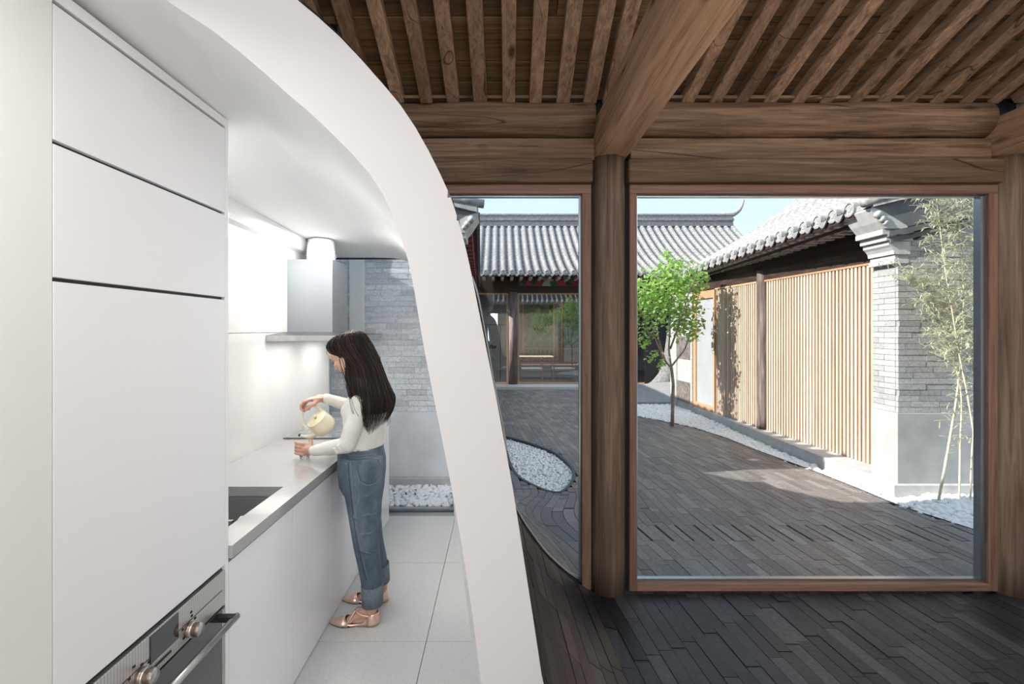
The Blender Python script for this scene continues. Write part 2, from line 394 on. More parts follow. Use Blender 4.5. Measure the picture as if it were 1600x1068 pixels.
# curved wall: white inner skin and arch edge, dark outer base
N = 44
iv = resample(innw, N); ov = resample(outw, N)
kit = empty('wall_arch', (0, 1.4, 0), kind='structure')
mb = MB(); mb.loft([[a, b_] for a, b_ in zip(iv, ov)], closed=False, smooth=False)
link('arch_edge', mb, white_shell, kit, label='white plastered thick edge of the curved opening')
# inner skin going back to the glass end, one smooth surface with the kitchen ceiling
KY = 4.12
FCV = resample(catmull([(-1.05, KY, 2.212), (-0.90, KY, 2.205), (-0.76, KY, 2.165), (-0.65, KY, 2.07), (-0.575, KY, 1.92), (-0.53, KY, 1.7), (-0.48, KY, 1.2), (-0.43, KY, 0.6), (-0.40, KY, -0.03)], 8), N)
def farprof(k): return FCV[k]
mb = MB(); rings = []
for t in [-1.0, -0.5, 0, 0.03, 0.08, 0.16, 0.26, 0.38, 0.5, 0.65, 0.82, 1.0]:
    tt = max(t, 0); row = []
    for k in range(N):
        row.append(lerp(iv[k], FCV[k], tt))
    a = row[0]
    zz = lerp(2.300, 2.214, tt)
    lead = [Vector((-1.76, a.y, zz+.012)), Vector((-1.5, a.y, zz+.008)), Vector((lerp(-1.5, a.x, .4), a.y, zz+.006)), Vector((lerp(-1.5, a.x, .7), a.y, zz+0.004)), Vector((lerp(-1.5, a.x, .9), a.y, lerp(zz, a.z, .35)))]
    row = lead+row
    if t < 0:
        rings.append([p+Vector((0, t*2.2, 0)) for p in row[:6]])
    else: rings.append(row)
hd = [r_ for r_ in rings if len(r_) == 6]; hd.append(rings[2][:6])
mb.loft(rings[2:], closed=False, smooth=True); mb.loft(hd, closed=False, smooth=True)
link('ceiling_kitchen', mb, white_ceil, kind='structure')
# outer dark base under the bricks and exterior roof of the shell
mb = MB(); rows = []
S_TOP = -ARC[-1]
for j in range(46):
    s_ = 0.05+(S_TOP-0.05)*j/45
    z = prof(s_)[1]
    y0 = max(interp(YBZ, z), 1.12)
    rows.append([bsurf(s_, lerp(y0+0.004, 4.15, t/14), -0.012) for t in range(15)])
mb.loft(rows, closed=False, smooth=True)
link('outer_base', mb, soil, kit)
mb = MB(); mb.add([(-0.45, 1.3, 2.43), (-0.92, 4.16, 2.40), (-1.7, 4.16, 2.50), (-1.7, 1.3, 2.50), (-0.45, 1.3, 2.36), (-0.92, 4.16, 2.30), (-1.7, 4.16, 2.32), (-1.7, 1.3, 2.34)], [(0, 1, 2, 3), (4, 7, 6, 5), (0, 4, 5, 1), (1, 5, 6, 2), (2, 6, 7, 3)])
link('shell_roof', mb, soil, kit)
# end face of the shell at the glass
mb = MB(); far_o = [surf(S_TOP*j/30, KY+0.02) for j in range(31)]; far_i = resample(list(reversed(FCV)), 31)
mb.loft([[a, b_] for a, b_ in zip(far_o, far_i)], closed=False, smooth=False); link('end_face', mb, white_shell, kit)

# --- brick paving
PIT = [(786, 680), (800, 683), (835, 693), (870, 707), (893, 726), (899, 741), (896, 752), (888, 762), (876, 769), (855, 767), (830, 757), (808, 744), (796, 726), (789, 702)]
def fl(x, y, z=0.0): D = (1.58-z)*730/(y-515); return Vector((PX(x, D), D, z))
pit1 = [fl(*p) for p in PIT]
pit1 = catmull([(*p,) for p in pit1], 5)+[Vector((-0.12, 6.5, 0)), Vector((-0.16, 6.9, 0)), Vector((-0.06, 7.1, 0))]
EDGE = [(3.05, 4.30), (3.66, 3.76), (4.21, 3.585), (4.65, 3.57), (5.3, 3.51), (6.2, 3.36), (6.78, 3.32), (7.54, 3.15), (8.1, 2.85), (8.54, 2.53), (8.9, 2.2), (9.3, 2.02)]
def inpoly(x, y, P):
    c = False; j = len(P)-1
    for i in range(len(P)):
        a, b_ = P[i], P[j]
        if (a.y > y) != (b_.y > y) and x < (b_.x-a.x)*(y-a.y)/(b_.y-a.y)+a.x: c = not c
        j = i
    return c
def blocked(x, y):
    if inpoly(x, y, pit1): return True
    if y <= 9.3 and x > interp(EDGE, y): return True
    if 9.3 < y < 9.95 and x > lerp(2.02, 2.9, (y-9.3)/0.65): return True
    return False
P_ = 0.073; LB = 0.285
bricks = []   # (corner params, center, thickness slot)
def layout(y0, y1, smin, smax, slots=False, cut=True):
    k0 = int(math.floor(smin/P_)); k1 = int(math.ceil(smax/P_)); res = []
    for k in range(k0, k1):
        ph = ((k*0.37) % 1.0)*LB+(k % 2)*LB/2 + R.uniform(-.02, .02)
        y = y0-(ph % LB)
        if slots and k % 2 == 0: y += ((3.50-y) % LB)-LB
        while y < y1:
            a = max(y, y0); b_ = min(y+LB*0.99, y1); sg = 0.0
            if b_-a > 0.03:
                s0 = k*P_; s1 = s0+P_-0.003
                ym = (a+b_)/2
                if slots and k % 2 == 0 and y <= 3.62 < y+LB and s0 > 0.35: s1 -= 0.016
                d0 = SKEW*(ym-2.8)
                res.append((s0, s1, a, b_))
            y += LB
    return res
def brickmesh(s0, s1, a, b_, raise_, var=0.0, mb=None, depth=0.035):
    mb = mb or MB()
    sk = lambda y: SKEW*(y-2.8)
    n = max(1, int((b_-a)/(0.06 if b_ > 2.85 else 0.15))) if s0 < (1.2 if b_ > 2.85 else 0.2) and a < 4.8 else 1
    top = []; bot = []
    for i in range(n+1):
        y = lerp(a, b_, i/n)
        for s_ in (s0, s1):
            top.append(bsurf(s_+sk(y), y, raise_)); bot.append(bsurf(s_+sk(y), y, raise_-depth))
    m = len(top); vs = top+bot; fs = []
    for i in range(n):
        q = 2*i; fs.append((q, q+1, q+3, q+2)); fs.append((q, q+2, m+q+2, m+q)); fs.append((q+1, m+q+1, m+q+3, q+3))
    fs.append((0, m, m+1, 1)); fs.append((m-2, m-1, 2*m-1, 2*m-2))
    mb.add(vs, fs, False, var); return mb

floor = link('floor', MB().box(-0.1, 4.1, -2.5, 2.84, -0.12, -0.045), soil, kind='structure')
allb = layout(-1.2, 2.80, -2.35, 3.4)
cand = []
for b_ in allb:
    c = surf((b_[0]+b_[1])/2+SKEW*((b_[2]+b_[3])/2-2.8), (b_[2]+b_[3])/2)
    z = c.z
    yb = interp(YBZ, z)+0.005 if z > 0.02 else -9
    s0, s1, a, e_ = b_
    if z > 0.02 and e_ < yb+0.03: continue
    if z > 0.02 and a < yb: a = yb
    if z <= 0.02 and a < 1.7 and s0+SKEW*(a-2.8) < 0: a = max(a, 1.69)
    if e_-a < 0.02: continue
    if s0+SKEW*(a-2.8) < -0.0 and a < 1.1: continue
    cand.append((s0, s1, a, e_, c))
vis = [b_ for b_ in cand if inview(b_[4], 30)]
# keep those the picture shows largest as single bricks
vis.sort(key=lambda b_: b_[4].length if b_[4].z < 0.3 else b_[4].length+1.0)
single = set(id(b_) for b_ in vis[:298])
rest = MB(); restw = MB()
for b_ in cand:
    v = R.random(); rs = R.uniform(-0.004, 0.001)
    if id(b_) in single:
        me = brickmesh(*b_[:4], rs); o = link('brick', me, floor_brick if b_[4].z < 0.12 else shell_brick, floor)
    else: brickmesh(*b_[:4], rs, v+0.001, rest if b_[4].z < 0.12 else restw)
link('loose_view_bricks', rest, floor_brick, floor, kind='stuff')
link('curved_wall_bricks', restw, shell_brick, kit, kind='stuff')

# courtyard paving
yard = link('courtyard_paving', MB().box(-6, 9, 2.84, 30, -0.5, -0.10), soil, kind='structure')
cand = []
for y0, y1, s0_, s1_ in ((2.88, 4.15, -2.6, 3.3), (4.15, 12.35, -1.0, 4.4)):
    for (s0, s1, a, e_) in layout(y0, y1, s0_, s1_, True):
        c = surf((s0+s1)/2+SKEW*((a+e_)/2-2.8), (a+e_)/2)
        if y0 > 4 and c.x < -0.7: continue
        if y0 > 4 and s0+SKEW*(e_-2.8) < -1.05 and a < 4.9: continue
        cs = [surf(s_+SKEW*(y-2.8), y) for s_ in (s0, s1) for y in (a, e_)]
        bl = [blocked(p.x, p.y) for p in cs]
        if all(bl): continue
        if any(bl):
            n = 16
            for i in range(n):
                ya, yb = lerp(a, e_, i/n), lerp(a, e_, (i+1)/n); m_ = surf((s0+s1)/2+SKEW*((ya+yb)/2-2.8), (ya+yb)/2)
                if not blocked(m_.x, m_.y): cand.append((s0, s1, ya, yb+0.001, m_, True))
        else: cand.append((s0, s1, a, e_, c, False))
vis = sorted([b_ for b_ in cand if inview(b_[4], 0) and not b_[5] and b_[4].z < 1.2 and b_[4].x > 0.1+max(0, 0.35-b_[4].z*0.4)], key=lambda b_: b_[4].y)
single = set(id(b_) for b_ in vis[:298]); rest = MB(); rw = MB()
for b_ in cand:
    rs = R.uniform(-0.003, 0.001)
    if id(b_) in single: link('paving_brick', brickmesh(*b_[:4], rs, depth=0.05), yard_brick, yard)
    elif b_[4].z > 0.15: brickmesh(*b_[:4], rs, R.random()+0.001, rw)
    else: brickmesh(*b_[:4], rs, R.random()+0.001, rest, depth=0.09 if b_[5] else 0.04)
link('far_paving_bricks', rest, yard_brick, yard, kind='stuff')
link('outer_curved_wall_bricks', rw, yard_brick, kit, kind='stuff')
def band(P, w_, z0, z1, closed=True):
    "rim strip around polygon"
    rings = []; n = len(P)
    for i in range(n):
        a = P[(i-1) % n] if closed or i > 0 else P[i]; b_ = P[(i+1) % n] if closed or i < n-1 else P[i]
        d = (b_-a); d.z = 0; d.normalize(); nn = Vector((d.y, -d.x, 0))
        p = Vector((P[i].x, P[i].y, 0)); q = p+nn*w_
        rings.append([p+Vector((0, 0, z0)), p+Vector((0, 0, z1)), q+Vector((0, 0, z1)), q+Vector((0, 0, z0))])
    if closed: rings.append(rings[0])
    m_ = MB(); m_.loft(rings, smooth=False, caps=not closed); return m_
o = fixn(link('steel_edging', band(pit1, 0.03, -0.12, 0.004), plain('dark_edging_steel', (0.07, 0.075, 0.08), 0.5, 0.3), yard))
ed = [Vector((interp(EDGE, y), y, 0)) for y in [3.05+0.2*i for i in range(31)]+[9.3]]
fixn(link('steel_edging', band(ed, 0.012, -0.11, 0.004, False), bpy.data.materials['dark_edging_steel'], yard))

# pebbles
def pebvar(n):
    out = []
    for i in range(n):
        bm = bmesh.new(); bmesh.ops.create_icosphere(bm, subdivisions=1 if i >= 4 else 2, radius=1)
        sx, sy, sz = R.uniform(.85, 1.3), R.uniform(.7, 1.0), R.uniform(.45, .7)
        for v in bm.verts:
            k = 1+0.16*mathutils.noise.noise(v.co*1.3+Vector((i*7, 0, 0))); v.co = Vector((v.co.x*sx*k, v.co.y*sy*k, v.co.z*sz*k))
        me = bpy.data.meshes.new('pebble'); bm.to_mesh(me); bm.free(); me.materials.append(pebble_m)
        me.polygons.foreach_set('use_smooth', [True]*len(me.polygons)); out.append(me)
    return out
PEB = pebvar(8)
def pebbles(parent, test, x0, x1, y0, y1, step, zf, nsingle, size, layers=2):
    pts = []
    ny = int((y1-y0)/step); nx = int((x1-x0)/step)
    for L in range(layers):
        for i in range(ny):
            for j in range(nx):
                x = x0+(j+R.uniform(0.1, 0.9)+0.5*L)*step; y = y0+(i+R.uniform(0.1, 0.9)+0.5*L)*step
                if test(x, y): pts.append((x, y, zf(x, y)+R.uniform(-0.01, 0.008)+0.008*L))
    pts.sort(key=lambda p: p[1]); mb = MB(); cnt = 0
    for p in pts:
        M = Matrix.Translation(p) @ Matrix.Rotation(R.uniform(0, 6.28), 4, 'Z') @ Matrix.Rotation(R.uniform(-.5, .5), 4, 'X') @ Matrix.Scale(size*R.uniform(0.75, 1.25), 4)
        if cnt < nsingle and inview(p, 5):
            inst('pebble', PEB[R.randrange(4)], parent, M); cnt += 1
        else:
            me = PEB[4+R.randrange(4)]; mb.add([M @ v.co for v in me.vertices], [tuple(f.vertices) for f in me.polygons], True)
    link('small_pebbles', mb, pebble_m, parent, kind='stuff')
def grav(name, mb, label):
    return fixn(link(name, mb, plain('white_gravel_bed', (0.6, 0.6, 0.59), 0.9, nz=0.2, scale=60), label=label, cat='pebble bed', kind='stuff'))
e1 = empty('pebble_bed', (0.4, 5.5, -0.06), 'almond shaped pit of small white pebbles sunk in the dark courtyard paving', 'pebble bed', 'white pebble beds in the courtyard')
mb = MB(); mb.add([(p.x, p.y, -0.085) for p in pit1], [tuple(range(len(pit1)))]); link('gravel_base', mb, plain('gravel_base', (0.82, 0.82, 0.81), 0.9, nz=0.12, scale=80), e1)
pebbles(e1, lambda x, y: inpoly(x, y, pit1), -0.4, 0.95, 4.4, 7.1, 0.045, lambda x, y: -0.045, 120, 0.022)
FAC = lambda y: 4.42-0.077*y
PLX = 3.72
def intest(x, y):
    if y < 4.41: return x > interp(EDGE, y)+0.01 and x < 5.1
    if y > 9.3: return x > lerp(2.02, 2.9, (y-9.3)/0.65) and x < PLX-0.03
    return interp(EDGE, y)+0.01 < x < PLX-0.02 and y < 9.9
e2 = empty('pebble_bed', (3.8, 4.2, 0), 'long strip of white pebbles along the grey kerb of the right building', 'pebble bed', 'white pebble beds in the courtyard')
mb = MB(); mb.box(1.9, 5.2, 3.0, 10, -0.09, -0.075); link('gravel_base', mb, bpy.data.materials['gravel_base'], e2)
pebbles(e2, intest, 2.0, 5.1, 3.2, 9.9, 0.052, lambda x, y: -0.028+0.05*(1 if y < 4.4 else 0)*sm((x-interp(EDGE, y))/0.5)+0.02*sm((y-7)/1), 298, 0.034)
e3 = empty('pebble_bed', (-0.9, 4.4, 0), 'bank of white pebbles at the foot of the grey brick wall beyond the kitchen glass', 'pebble bed', 'white pebble beds in the courtyard')
link('gravel_base', MB().box(-1.9, -0.36, 4.152, 4.66, -0.09, -0.012), bpy.data.materials['gravel_base'], e3)
pebbles(e3, lambda x, y: x < -0.4, -1.9, -0.25, 4.17, 4.64, 0.042, lambda x, y: 0.008+0.03*sm((y-4.2)/0.4), 200, 0.026)

# --- kitchen floor
kf = link('floor_kitchen', MB().box(-1.6, 0.04, -2.5, 4.16, -0.10, -0.025), plain('grey_tile_joint', (0.33, 0.34, 0.34), 0.9), kind='structure')
for yy in range(-3, 4):
    for i, (xa, xb) in enumerate(((-1.57, -1.17), (-1.17, -0.37), (-0.37, 0.04))):
        ya = 0.77+0.8*yy; yb = min(ya+0.8, 4.13)
        xb2 = xb if not (i == 2 and ya > 1.4) else -0.02
        link('floor_tile', MB().box(xa+0.0015, xb2-0.0015, ya+0.0015, yb-0.0015, -0.03, 0), tile_floor, kf, bevel=0.001, seg=1)

# --- left wall, splashback, crown, strip light
wl = link('wall_left', MB().box(-1.62, -1.49, -1.2, 4.05, -0.1, 2.42), white_wall, kind='structure')
link('splashback', MB().box(-1.49, -1.475, 1.60, 4.05, 0.85, 1.56), splash, wl)
link('splashback', MB().box(-1.49, -1.475, 1.60, 4.05, 1.563, 2.17), splash, wl)
link('trim_1', MB().add([(-1.49, 1.6, 2.17), (-1.44, 1.6, 2.19), (-1.40, 1.6, 2.29), (-1.49, 1.6, 2.29), (-1.49, 4.05, 2.13), (-1.44, 4.05, 2.15), (-1.40, 4.05, 2.22), (-1.49, 4.05, 2.22)],
     [(0, 1, 2, 3), (7, 6, 5, 4), (0, 4, 5, 1), (1, 5, 6, 2), (2, 6, 7, 3), (3, 7, 4, 0)]), white_ceil, kind='structure')
link('wall_panel', MB().box(-1.5, -0.916, -1.2, 0.957, 0, 2.35), white_wall, kind='structure')
link('wall_back', MB().box(-0.2, 4.15, -2.62, -2.5, -0.1, 2.75), white_wall, kind='structure')
link('wall_right', MB().box(4.02, 4.15, -2.5, 2.75, -0.1, 5.6), white_wall, kind='structure')

link('wall_front', MB().box(3.21, 4.15, 2.80, 2.92, -0.1, 3.0), white_wall, kind='structure')
# --- timber frame
col_p = lambda r: [(r*1.0, 0), (r*1.0, 2.62)]
def column(cx, cy, r, z1, label, m=wood_z, name='wooden_column'):
    mb = MB(); rings = []
    for i in range(13):
        z = z1*i/12; rr = r*(1.02-0.03*i/12)
        rings.append([(cx+rr*math.cos(2*PI*k/28)*(1+0.006*math.sin(k*3+i)), cy+rr*math.sin(2*PI*k/28), z) for k in range(28)])
    mb.loft(rings); return fixn(link(name, mb, m, label=label, cat='column'))
c1 = column(0.666, 2.855, 0.098, 2.62, 'round dark timber column standing between the two big windows')
c2 = column(3.085, 2.855, 0.105, 2.62, 'round dark timber column at the right edge beside the wide window')
for cx_ in (0.666, 3.085):
    pass
def rbeam(name, x0, x1, y0, y1, z0, z1, m, label, bev=0.03, cat='beam'):
    return link(name, MB().box(x0, x1, y0, y1, z0, z1), m, label=label, cat=cat, bevel=bev, seg=3)
rbeam('tie_beam', 0.575, 0.785, -2.4, 3.0, 2.616, 2.86, wood_beam, 'heavy squared timber beam running overhead from the middle column', 0.035)
rbeam('tie_beam', 2.955, 3.20, -2.4, 3.0, 2.616, 2.86, wood_beam, 'heavy squared timber beam ending on the right edge column', 0.05)
for xa, xb, w1, w2 in ((-1.6, 0.572, 'left', 'above the narrow window left of the column'), (0.788, 2.952, 'right', 'above the wide window right of the column')):
    mb = MB(); pts = [Vector((lerp(xa, xb, i/16), 2.865+0.002*math.sin(i), 2.855+0.003*math.sin(i*0.7))) for i in range(17)]
    mb.tube(pts, [0.108+0.003*math.sin(i*1.3) for i in range(17)], 24); link('round_purlin', mb, wood_x, label='round log purlin '+w2, cat='beam')
    xe = xb+ (0.0 if xa < 0 else 0.0)
    rbeam('filler_board', xa, xb, 2.80, 2.88, 2.598, 2.728, wood_x, 'recessed flat timber board under the log purlin '+w2, 0.004, 'board')
    x0_, x1_ = (xa, 0.555) if xa < 0 else (0.765, 2.985)
    rbeam('lintel_beam', x0_, x1_, 2.755, 2.90, 2.452, 2.595, wood_x, 'long knotty timber lintel directly '+w2, 0.012)

link('trim_3', MB().box(-1.6, 0.57, 2.79, 2.90, 2.962, 2.98).box(0.79, 2.95, 2.79, 2.90, 2.962, 2.98), wood_x, kind='structure')
link('trim_4', MB().box(-1.6, 4.0, 2.90, 2.93, 2.60, 3.06), soil, kind='structure')
# --- sloping ceiling: boards and rafters
ceil = link('ceiling', MB().add([(-1.7, 3.0, 2.935+0.06), (4.1, 3.0, 2.995), (4.1, -2.6, 2.995+0.47*5.6), (-1.7, -2.6, 2.995+0.47*5.6), (-1.7, 3.0, 3.03), (4.1, 3.0, 3.03), (4.1, -2.6, 3.03+0.47*5.6), (-1.7, -2.6, 3.03+0.47*5.6)],
     [(3, 2, 1, 0), (4, 5, 6, 7), (0, 1, 5, 4), (2, 3, 7, 6)]), soil, kind='structure')
ceil.data.transform(Matrix.Translation((0, 0, 0.09)))
SL = 0.47
zc = lambda y: 3.025+SL*(2.78-y)      # underside of the boards
y = 2.86; k = 0
while y > -2.3:
    wv = R.uniform(0.108, 0.128)
    for xa, xb in ((-1.68, 0.66), (0.66, 4.05)):
        cut = R.uniform(0.1, 0.9)*(xb-xa)+xa if wv > 0.1 else None
        for a, b_ in ((xa, cut), (cut, xb)):
            z_ = R.uniform(-0.003, 0.004)
            mb = MB(); mb.add([(a+.002, y, zc(y)+z_), (b_-.002, y, zc(y)+z_), (b_-.002, y-wv+0.009, zc(y-wv+.009)+z_), (a+.002, y-wv+0.009, zc(y-wv+.009)+z_),
                (a+.002, y, zc(y)+z_+.02), (b_-.002, y, zc(y)+z_+.02), (b_-.002, y-wv+0.009, zc(y-wv+.009)+z_+.02), (a+.002, y-wv+0.009, zc(y-wv+.009)+z_+.02)],
                [(3, 2, 1, 0), (4, 5, 6, 7), (0, 1, 5, 4), (2, 3, 7, 6), (1, 2, 6, 5), (0, 4, 7, 3)])
            link('ceiling_board', mb, wood_plank, ceil)
    y -= wv; k += 1
def rafter(x_at, skew):
    w_, h_ = R.uniform(.072, .082), 0.062
    y0, y1 = 2.83, -2.3
    ya, yb = Vector((x_at, y0, zc(y0)-h_/2)), Vector((x_at+skew*(y1-y0), y1, zc(y1)-h_/2))
    return link('rafter', MB().bar(ya, yb, w_, h_), wood_y, ceil, bevel=0.004, seg=1)
for i in range(14):
    x = PX(935-43.5*i, 2.78)-0.04
    if x > -1.7: rafter(x+R.uniform(-.006, .006), 0.02)
for i in range(13): rafter(PX(1076+44*i, 2.78)+R.uniform(-.006, .006), -0.10)
rafter(0.66, 0)

# --- windows
def window(name, x0, x1, z0, z1, curved):
    W = empty(name, (x0, 2.8, 0), kind='structure')
    f = 0.055; y0, y1 = 2.80, 2.88
    link('window_rail', MB().box(x0, x1, y0, y1, z1-f, z1), wood_frame_x, W, bevel=0.003, seg=1)
    link('window_stile', MB().box(x1-f, x1, y0, y1, z0, z1-f), wood_frame, W, bevel=0.003, seg=1)
    if not curved:
        link('window_stile', MB().box(x0, x0+f*.8, y0, y1, z0, z1-f), wood_frame, W, bevel=0.003, seg=1)
        link('window_rail', MB().box(x0+f*.8, x1-f, y0, y1, z0, z0+f*.85), wood_frame_x, W, bevel=0.003, seg=1)
        a0, a1, b0, b1 = x0+f*.8, x1-f, z0+f*.85, z1-f; t = 0.012; th = 0.030
        link('glazing_bead', MB().box(a0, a1, 2.835, 2.865, b0, b0+t), alu, W)
        link('glazing_bead', MB().box(a0, a1, 2.835, 2.865, b1-t, b1), alu, W)
        link('glazing_bead', MB().box(a0, a0+t, 2.835, 2.865, b0+t, b1-t), alu, W)
        link('glazing_bead', MB().box(a1-th, a1, 2.82, 2.865, b0+t, b1-t), alu, W)
        link('pane', MB().add([(a0, 2.85, b0), (a1, 2.85, b0), (a1, 2.85, b1), (a0, 2.85, b1)], [(0, 1, 2, 3)]), glass, W)
    else:
        a1, b1 = x1-f, z1-f
        link('glazing_bead', MB().box(x0, a1, 2.835, 2.865, b1-.012, b1), alu, W)
        link('glazing_bead', MB().box(a1-.012, a1, 2.835, 2.865, 0.05, b1-.012), alu, W)
        pts = [Vector((p.x, 2.85, p.y)) for p in pwv if p.y < b1 and p.x < a1]
        vs = pts+[Vector((pts[-1].x, 2.85, b1)), Vector((a1, 2.85, b1)), Vector((a1, 2.85, 0.03))]
        link('pane', MB().add(vs, [tuple(range(len(vs)))]), glass, W)
        mb = MB(); mb.tube([p+Vector((0.004, -0.0, 0.004)) for p in pts], 0.009, 8); link('glazing_bead', mb, alu, W, label='curved metal bead where the glass meets the curved brick wall')
    return W
window('window_1', -0.75, 0.552, 0.02, 2.452, True)
window('window_2', 0.782, 2.992, 0.012, 2.452, False)
for xa, xb in ((0.552, 0.60), (0.73, 0.782), (2.992, 3.03)):
    link('trim_2', MB().box(xa, xb, 2.835, 2.875, 0, 2.60), gap_m, kind='structure')
# kitchen end glazing
W3 = empty('window_3', (-0.9, 4.12, 0), kind='structure')
link('pane', MB().add([(-1.49, 4.12, 0.01), (-0.40, 4.12, 0.01), (-0.46, 4.12, 1.2), (-0.57, 4.12, 1.9), (-0.75, 4.12, 2.15), (-0.9, 4.12, 2.205), (-1.49, 4.12, 2.205)], [tuple(range(7))]), glass, W3)
link('window_rail', MB().box(-1.5, -0.78, 4.112, 4.128, 2.200, 2.214), blackm, W3)
link('window_rail', MB().box(-1.5, -0.36, 4.10, 4.15, 0, 0.012), alu, W3)
link('window_stile', MB().box(-1.50, -1.485, 4.05, 4.14, 0.0, 2.2), alu, W3)
# ================================================================ kitchen
FX = -0.916
lampm = emis('warm_led', (1.0, 0.93, 0.82), 3.0)
link('strip_light', MB().box(-1.478, -1.462, 1.65, 3.25, 2.175, 2.185), lampm, label='thin glowing strip light above the splashback under the kitchen ceiling', cat='light')
area('strip_lamp', (-1.44, 2.45, 2.20), (0, PI*0.75, 0), 0.03, 1.6, 1.8, (1, .96, .9))

T = empty('tall_cabinet', (-1.2, 1.27, 0), 'tall flat white cabinet with three plain fronts above the built-in oven', 'cabinet')
ya, yb = 0.957, 1.581
link('carcass', MB().box(-1.47, FX-0.022, ya+.001, yb-.019, 0.0, 2.262), cab, T)
link('side_panel', MB().box(-1.47, FX, yb-.018, yb, 0.0, 2.262), cab, T, bevel=0.001)
G = 0.0014
for n_, z0, z1 in (('filler_panel', 2.258, 2.288), ('front_panel', 1.970, 2.252), ('front_panel', 1.687, 1.964), ('front_panel', 0.795, 1.681), ('front_panel', 0.02, 0.155)):
    link(n_, MB().box(FX-0.02, FX, ya+.003, yb-.0195 if z0 < 2.2 else yb, z0+G, z1-G), cab, T, bevel=0.0012)
link('shadow_gap', MB().box(FX-0.021, FX-0.0125, ya+.003, yb-.02, 0.02, 2.258), blackm, T)

O_ = empty('oven', (-1.1, 1.27, 0.16), 'built-in steel and black glass oven with two knobs below the tall white fronts', 'oven')
oy0, oy1 = ya+.004, yb-.022
link('body', MB().box(-1.4, FX-0.024, oy0+.01, oy1-.01, 0.165, 0.785), blackm, O_)
m, n, b = mat('ribbed_steel_panel'); S(b, rough=0.3, metal=0.85, col=(.55, .55, .54))
wv = nd(n, 'TexWave'); wv.inputs['Scale'].default_value = 34; wv.bands_direction = 'Y'; wv.inputs['Distortion'].default_value = 1.2; wv.inputs['Detail Scale'].default_value = 0.4
n.links.new(coords(n), wv.inputs[0]); n.links.new(ramp(n, wv.outputs['Fac'], [(0.2, (.52, .515, .50)), (0.6, (.66, .655, .64))]), b.inputs['Base Color'])
ribbed = m
link('control_panel', MB().box(FX-0.023, FX+0.002, oy0, oy1, 0.667, 0.782), ribbed, O_, bevel=0.002)
link('display', MB().box(FX+0.0015, FX+0.0045, 1.222, 1.330, 0.703, 0.777), blackgl, O_, bevel=0.001)
link('touch_slot', MB().box(FX+0.0015, FX+0.004, 1.225, 1.30, 0.684, 0.690), blackm, O_)
link('touch_slot', MB().box(FX+0.0015, FX+0.004, 1.225, 1.30, 0.694, 0.697), steel, O_)
link('marking', MB().box(FX+0.0015, FX+0.0035, 0.98, 1.54, 0.7215, 0.7225), blackm, O_)
def glyph(y, z, s_=0.006):
    mb = MB(); 
    for (a, b_, c_, d_) in ((0, 1, 0, .15), (0, 1, .85, 1), (0, .15, 0, 1), (.85, 1, 0, 1), (.4, .6, .3, .7)):
        mb.box(FX+.0015, FX+.0032, y+a*s_*1.3, y+b_*s_*1.3, z+c_*s_, z+d_*s_)
    link('marking', mb, blackm, O_)
for y_, z_ in ((1.382, .74), (1.385, .728), (1.345, .712), (1.40, .712), (1.35, .684), (1.39, .684), (1.165, .735), (1.19, .722), (1.15, .715), (1.215, .712)): glyph(y_, z_)
bronze = plain('bronze_knob_metal', (0.30, 0.23, 0.19), 0.3, 0.9, nz=0.1)
for ky in (1.375, 1.19):
    kz = 0.699
    Mx = Matrix.Translation((FX, ky, kz)) @ Matrix.Rotation(PI/2, 4, 'Y')
    k = link('knob', MB().lathe([(0.021, 0.0), (0.021, 0.012), (0.018, 0.014), (0.018, 0.017), (0.0195, 0.018), (0.0195, 0.036), (0.0185, 0.038)], Mx), bronze, O_)
    link('ring', MB().lathe([(0.0212, 0.0125), (0.0215, 0.0135), (0.0215, 0.018), (0.020, 0.019)], Mx), steel, k)
    link('cap', MB().lathe([(0.0182, 0.0372), (0.018, 0.039), (0.001, 0.0392)], Mx), steel, k)
link('door', MB().box(FX-0.023, FX+0.001, oy0, oy1, 0.165, 0.661), blackgl, O_, bevel=0.002)
link('door_trim', MB().box(FX-0.02, FX+0.002, oy1-0.018, oy1, 0.165, 0.655), steel, O_)
hb = link('handle', MB().cyl((FX+0.048, oy0+.02, 0.634), (FX+0.048, oy1-.012, 0.634), 0.0105), steel, O_)
for y_ in (oy0+.035, oy1-.03): link('bracket', MB().box(FX, FX+0.05, y_-.012, y_+.012, 0.628, 0.646), blackm, hb, bevel=0.002)

seams = [1.5825, 2.075, 2.53, 2.99, 3.44, 3.885]
names = ['beside the oven', 'in front of the sink edge', 'at the knees of the standing woman', 'just behind the standing woman', 'at the far end of the worktop']
for i in range(5):
    a, b_ = seams[i], seams[i+1]
    B = empty('base_cabinet', (-1.2, (a+b_)/2, 0), 'handleless white base cabinet '+names[i], 'cabinet', 'white base cabinets under the worktop')
    link('carcass', MB().box(-1.47, FX-.019, a+.001, b_-.001, 0.0, 0.60 if i < 2 else 0.795), cab, B)
    link('door', MB().box(FX-.018, FX, a+.0015, b_-.0015, 0.006, 0.792), cab, B, bevel=0.0012)
    link('grip_rail', MB().box(FX-.03, FX-.02, a+.001, b_-.001, 0.785, 0.803), steel_dk, B)
